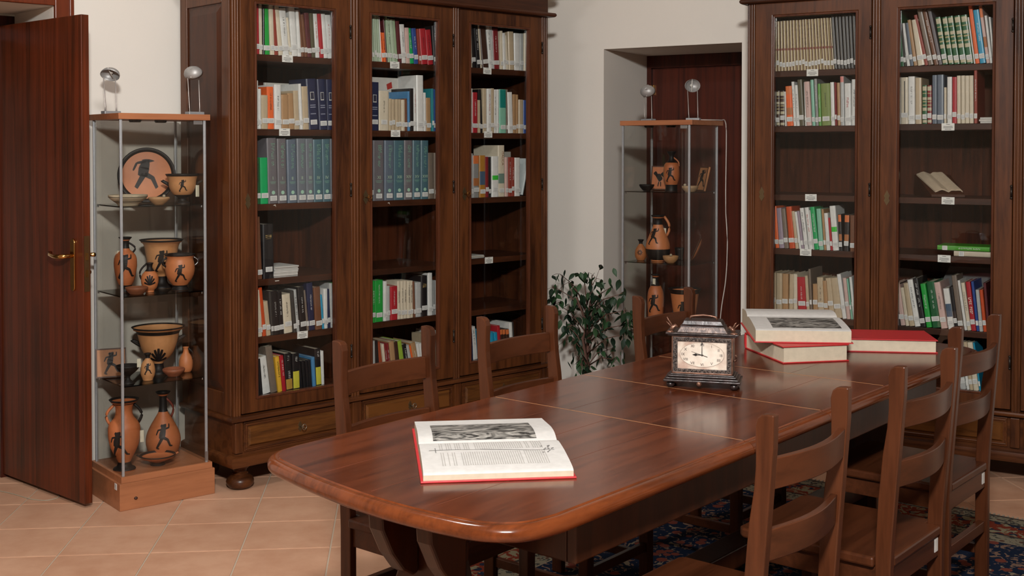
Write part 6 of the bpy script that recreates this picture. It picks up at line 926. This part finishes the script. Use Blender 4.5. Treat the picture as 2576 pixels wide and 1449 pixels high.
closed_book(Matrix.Translation((c0.x - .02, c0.y - .012, .7605)) @ Matrix.Rotation(R(a3), 4, 'Z'), .325, .23, .047, 'closed red book lying flat at the far right of the table')

# ---------------------------------------------------------------- clock
def clock_mat(name, a, b_, rough=.35, metal=.5, scale=45):
    m, nt, b = newmat(name); N = nt.nodes; tc = N.new('ShaderNodeTexCoord'); n = N.new('ShaderNodeTexNoise'); n.inputs['Scale'].default_value = scale; n.inputs['Detail'].default_value = 5; nt.links.new(tc.outputs['Object'], n.inputs['Vector'])
    cr = N.new('ShaderNodeValToRGB'); cr.color_ramp.elements[0].position = .38; cr.color_ramp.elements[0].color = hexc(a); cr.color_ramp.elements[1].position = .68; cr.color_ramp.elements[1].color = hexc(b_)
    nt.links.new(n.outputs['Fac'], cr.inputs[0]); nt.links.new(cr.outputs[0], b.inputs['Base Color']); b.inputs['Roughness'].default_value = rough; b.inputs['Metallic'].default_value = metal
    bp = N.new('ShaderNodeBump'); bp.inputs['Strength'].default_value = .5; bp.inputs['Distance'].default_value = .002; nt.links.new(n.outputs['Fac'], bp.inputs['Height']); nt.links.new(bp.outputs[0], b.inputs['Normal']); return m
MCD = clock_mat('clock_dark', '1e1614', '382a28', .32, .15); MCF = clock_mat('clock_frieze', '2a2422', '6a5c54', .45, .3, 160); MCG = clock_mat('clock_bronze', '6a4a3c', '8e6a58', .35, .6); MCT = clock_mat('clock_top', '3c2e2a', '7a665c', .45, .2, 120)
MDIAL = clock_mat('clock_dial', 'b09484', 'd8ccbc', .6, 0, 22)
MK = place(-2.29, 2.808, .7605, 31.77) @ Matrix.Translation((0, 0, 0))
clk = empty('mantel_clock', MK); tag(clk, 'ornate bronze mantel clock reading nine with four ball feet on table', 'clock')
CW = .232; CDp = .12
for fx, fy in ((.02, .018), (CW - .02, .018), (.02, CDp - .018), (CW - .02, CDp - .018)):
    b = MB(); b.ball((fx, fy, .0105), .0125, 8, .84); b.build('foot', MCD, clk, smooth='all')
def slab(mb, i, z0, z1, o=0): mb.box(i, CW - i, i * .8, CDp - i * .8, z0, z1)
b = MB(); slab(b, 0, .020, .027); slab(b, .006, .027, .033); slab(b, .013, .033, .040); slab(b, .019, .040, .044); b.build('base', MCD, clk, bevel=.0025)
b = MB(); b.ball((CW * .47, .001, .017), .008, 6); b.build('drop_ornament', MCG, clk, smooth='all')
bi = .024; zb0, zb1 = .044, .160; yb = .020
b = MB(); b.box(bi, CW - bi, yb, CDp - yb, zb0, zb1); b.build('body', MCD, clk)
b = MB()
for q in ((bi, CW - bi, zb0, zb0 + .005), (bi, CW - bi, zb1 - .004, zb1), (bi, bi + .004, zb0, zb1), (CW - bi - .004, CW - bi, zb0, zb1)): b.box(q[0], q[1], yb - .004, yb, q[2], q[3])
b.build('bronze_edge', MCG, clk, bevel=.001)
fx0, fx1, fz0, fz1 = bi + .018, CW - bi - .018, zb0 + .016, zb1 - .017
b = MB()
for q in ((bi + .004, CW - bi - .004, zb0 + .005, fz0), (bi + .004, CW - bi - .004, fz1, zb1 - .004), (bi + .004, fx0, fz0, fz1), (fx1, CW - bi - .004, fz0, fz1)): b.box(q[0], q[1], yb - .005, yb, q[2], q[3])
fm = b.build('frame', MCF, clk, bevel=.001)
b = MB()
for k in range(14):
    xx = bi + .012 + k * (CW - 2 * bi - .024) / 13
    for zz in (zb0 + .011, zb1 - .011): b.ball((xx, yb - .005, zz), .0034, 4)
for k in range(8):
    zz = fz0 + k * (fz1 - fz0) / 7
    for xx in (bi + .011, CW - bi - .011): b.ball((xx, yb - .005, zz), .0034, 4)
b.build('relief_ornament', MCF, fm, smooth='all')
b = MB(); b.box(fx0, fx1, yb - .0015, yb, fz0, fz1); dial = b.build('dial', MDIAL, clk)
cxk, czk = (fx0 + fx1) / 2, (fz0 + fz1) / 2 + .002; rx, rz_ = (fx1 - fx0) / 2 - .007, (fz1 - fz0) / 2 - .004
yd = yb - .0018
b = MB(); b.prism([(cxk + rx * math.cos(R(a)), czk + rz_ * math.sin(R(a))) for a in range(0, 360, 10)], yd - .0001, yd + .0003, 'xzy'); b.build('dial_oval', clock_mat('dial_paper', 'c8b8a8', 'dcd2c4', .6, 0, 30), dial)
yd = yb - .0024
b = MB()
for a in range(0, 360, 8):
    p0 = (cxk + rx * math.cos(R(a)), czk + rz_ * math.sin(R(a))); p1 = (cxk + rx * math.cos(R(a + 8)), czk + rz_ * math.sin(R(a + 8))); s_ = .985
    b.add([(p0[0], yd, p0[1]), (p1[0], yd, p1[1]), (cxk + (p1[0]-cxk)*s_, yd, czk + (p1[1]-czk)*s_), (cxk + (p0[0]-cxk)*s_, yd, czk + (p0[1]-czk)*s_)], [(0, 1, 2, 3)])
b.build('dial_ring', plain('7a6a5c', .6), dial)
for hr, s_ in ((1, 'I'), (2, 'II'), (3, 'III'), (4, 'IIII'), (5, 'V'), (6, 'VI'), (7, 'VII'), (8, 'VIII'), (9, 'IX'), (10, 'X'), (11, 'XI'), (12, 'XII')):
    a = R(90 - hr * 30); text('numeral', s_, .0115, plain('3c2c28', .6), dial, (cxk + rx * .86 * math.cos(a), yd, czk + rz_ * .80 * math.sin(a)), (R(90), 0, 0))
b = MB(); yh = yd - .0012
b.prism([(cxk - .0013, czk - .004), (cxk + .0013, czk - .004), (cxk + .0009, czk + .03), (cxk + .0022, czk + .034), (cxk, czk + .041), (cxk - .0022, czk + .034), (cxk - .0009, czk + .03)], yh - .0004, yh, 'xzy'); b.build('minute_hand', BLK, dial)
b = MB(); b.prism([(cxk + .004, czk - .0012), (cxk + .004, czk + .0012), (cxk - .014, czk + .0014), (cxk - .018, czk + .0042), (cxk - .029, czk + .0006), (cxk - .018, czk - .0034), (cxk - .014, czk - .0004)], yh - .0012, yh - .0006, 'xzy'); b.build('hour_hand', BLK, dial)
b = MB(); b.prism([(cxk + .017, czk - .006), (cxk + .0165, czk - .0045), (cxk - .032, czk + .0105), (cxk - .032, czk + .0100)], yh - .0018, yh - .0014, 'xzy'); b.build('second_hand', BLK, dial)
b = MB(); slab(b, .012, .160, .164); slab(b, .006, .164, .170); b.build('cornice', MCD, clk, bevel=.002)
b = MB()
def frust(mb, i0, i1, z0, z1): mb.add([(i0, i0*.5, z0), (CW-i0, i0*.5, z0), (CW-i0, CDp-i0*.5, z0), (i0, CDp-i0*.5, z0), (i1, i1*.5, z1), (CW-i1, i1*.5, z1), (CW-i1, CDp-i1*.5, z1), (i1, CDp-i1*.5, z1)], [(0,3,2,1),(4,5,6,7),(0,1,5,4),(1,2,6,5),(2,3,7,6),(3,0,4,7)])
frust(b, .040, .050, .170, .186); b.build('frieze', MCT, clk, bevel=.001)
b = MB(); frust(b, .046, .056, .186, .192); frust(b, .052, .060, .192, .206); b.build('lid', MCD, clk, bevel=.002)
b = MB(); b.tube([(.075, .06, .206), (.078, .06, .214), (.09, .06, .2165), (CW/2, .06, .219), (CW-.09, .06, .2165), (CW-.078, .06, .214), (CW-.075, .06, .206)], [.004, .003, .0028, .0035, .0028, .003, .004], 8); b.build('handle', MCG, clk, smooth='all')
for sx in (0, 1):
    X_ = (lambda v: v) if sx == 0 else (lambda v: CW - v)
    b = MB(); b.lathe([(.010, .170), (.013, .172), (.006, .176)], X_(.020), .012, 0, 10)
    b.tube([(X_(.020), .03, .174), (X_(.026), .032, .182), (X_(.034), .034, .188), (X_(.040), .034, .184)], [.006, .007, .0055, .003], 8)
    b.tube([(X_(.026), .032, .184), (X_(.020), .031, .194), (X_(.012), .030, .206), (X_(.008), .030, .214)] if sx == 0 else [(X_(.026), .032, .184), (X_(.022), .031, .192), (X_(.018), .03, .200), (X_(.014), .03, .204)], [.003, .0022, .002, .001], 6)
    b.tube([(X_(.022), .032, .183), (X_(.014), .031, .192), (X_(.006), .030, .2)], [.003, .0022, .001], 6)
    b.build('cherub_figure', MCG, clk, smooth='all')
b = MB(); b.tube([(CW - bi, .04, .085), (CW - bi + .008, .04, .086), (CW - bi + .011, .04, .098), (CW - bi + .006, .04, .104)], .003, 6); b.build('side_handle', MCG, clk, smooth='all')

# ---------------------------------------------------------------- potted ficus
PL = [[-4.275, 4.678, 0.797, 0.075, 8.0], [-4.324, 4.701, 0.706, 0.057, 8.0], [-4.352, 4.828, 0.649, 0.057, 8.0], [-4.528, 4.728, 0.751, 0.057, 7.0], [-4.511, 4.617, 0.729, 0.034, 6.0], [-4.586, 4.677, 0.64, 0.034, 7.0], [-4.461, 4.722, 0.648, 0.057, 9.0], [-4.357, 4.674, 0.597, 0.075, 14.0], [-4.531, 4.764, 0.549, 0.047, 10.0], [-4.279, 4.684, 0.626, 0.057, 8.0], [-4.235, 4.762, 0.751, 0.057, 4.0], [-4.034, 4.597, 0.74, 0.038, 5.0], [-3.987, 4.59, 0.663, 0.042, 8.0], [-4.002, 4.623, 0.587, 0.038, 9.0], [-4.038, 4.649, 0.529, 0.034, 6.0], [-4.355, 4.864, 0.623, 0.047, 7.0], [-4.263, 4.729, 0.569, 0.066, 8.0], [-4.516, 4.748, 0.441, 0.057, 9.0], [-4.452, 4.776, 0.402, 0.057, 10.0], [-4.416, 4.69, 0.351, 0.053, 10.0], [-4.305, 4.65, 0.327, 0.047, 6.0], [-4.358, 4.868, 0.38, 0.057, 8.0], [-4.018, 4.55, 0.409, 0.038, 5.0], [-4.314, 4.722, 0.489, 0.047, 6.0], [-4.634, 4.774, 0.784, 0.047, 4.0], [-4.445, 4.752, 0.8, 0.038, 6.0], [-4.508, 4.707, 0.513, 0.038, 5.0]]
root = empty('potted_ficus', Matrix.Translation((-4.40, 4.72, 0))); tag(root, 'leafy potted ficus tree in the corner between left bookcase and niche', 'plant')
b = MB(); b.lathe([(.08, 0), (.085, .01), (.105, .17), (.115, .172), (.115, .19), (.108, .19), (.10, .165), (.01, .16)], n=24); b.build('pot', plain('8a5034', .7), root, smooth=True)
b = MB(); b.lathe([(.099, .158), (.05, .166), (.002, .168)], n=20); b.build('soil', plain('3a2a20', .9), root)
MTRK = plain('5c3e32', .7, bump=.2); MLF = []
for hx_ in ('1e3420', '182c1e', '2c4a2c'):
    m = plain(hx_, .5, spec=.3); MLF.append(m)
for k, pts in enumerate(([(0, 0, .16), (.02, .01, .3), (-.01, .0, .45), (.03, .02, .62), (.02, .04, .8)], [(.02, 0, .16), (-.01, .02, .32), (.03, .01, .5), (-.03, -.03, .68)])):
    b = MB(); b.tube(pts, [.012, .010, .008, .006, .003][:len(pts)], 8); b.build('trunk', MTRK, root, smooth='all')
lm = MB(); L_ = .05; vs = []; n = 6
for i in range(n + 1):
    t = i / n; wd = .0135 * math.sin(math.pi * min(1, t * 1.02) ** .8) ** 1.0 * (1 - .35 * t) + .0003; zz = -.010 * t * t
    vs += [(t * L_, -wd, zz - wd * .15), (t * L_, 0, zz + .001), (t * L_, wd, zz - wd * .15)]
lm.add(vs, [f for i in range(n) for f in ((3*i, 3*i+3, 3*i+4, 3*i+1), (3*i+1, 3*i+4, 3*i+5, 3*i+2))])
protos = []
base = Vector((-4.40, 4.72, 0)); cnt = 0
twigs = MB()
for (px, py, pz, rr, nl) in PL:
    nl = int(nl * 1.5)
    c = Vector((px, py, pz)) - base; st_ = Vector((.01, .01, max(.3, c.z - .16)))
    twigs.tube([st_, (st_ + c) / 2 + Vector((0, 0, .03)), c], [.004, .0028, .0014], 5)
    for k in range(nl):
        v = Vector((random.gauss(0, .55), random.gauss(0, .6), random.gauss(0, .6))) * rr; p = c + v
        if k % 3 == 0: twigs.tube([c, (c + p) / 2 + Vector((0, 0, .006)), p], [.0014, .0011, .0008], 4)
        a = random.uniform(0, 2 * math.pi); tilt = random.uniform(.2, 1.35); roll = random.uniform(-.9, .9); s_ = random.uniform(.85, 1.35)
        mi = random.randrange(3)
        while len(protos) <= mi:
            q_ = lm.build('leaf', MLF[len(protos)], root, smooth='all'); protos.append([q_, False])
        if not protos[mi][1]: o = protos[mi][0]; protos[mi][1] = True
        else: o = protos[mi][0].copy(); COLL.objects.link(o); o.parent = root
        o.location = p; o.rotation_euler = (roll, tilt, a); o.scale = (s_, s_, s_); cnt += 1
twigs.build('branches', MTRK, root, smooth='all')

# ---------------------------------------------------------------- ceiling lamps (out of frame, they carry the light)
for k, (n_, l_, t_, s_, e_, c_) in enumerate(LIGHTS):
    b = MB(); b.lathe([(s_ * .56, l_[2] + .02), (s_ * .56, l_[2] + .05), (s_ * .3, ZC - .001), (.02, ZC - .001)], l_[0], l_[1], 0, 32); o = b.build('ceiling_lamp', MALU, None, smooth=True)
    tag(o, ['round ceiling lamp above the viewer', 'round ceiling lamp above the table'][k], 'lamp')
dg = bpy.context.evaluated_depsgraph_get()
for o in [o for o in bpy.data.objects if o.type == 'FONT']:
    me = bpy.data.meshes.new_from_object(o.evaluated_get(dg)); nm = o.name; q = bpy.data.objects.new('lettering', me); COLL.objects.link(q)
    q.parent = o.parent; q.location = o.location; q.rotation_euler = o.rotation_euler; bpy.data.objects.remove(o); q.name = nm
print('objects', len(bpy.data.objects), 'leaves', cnt)
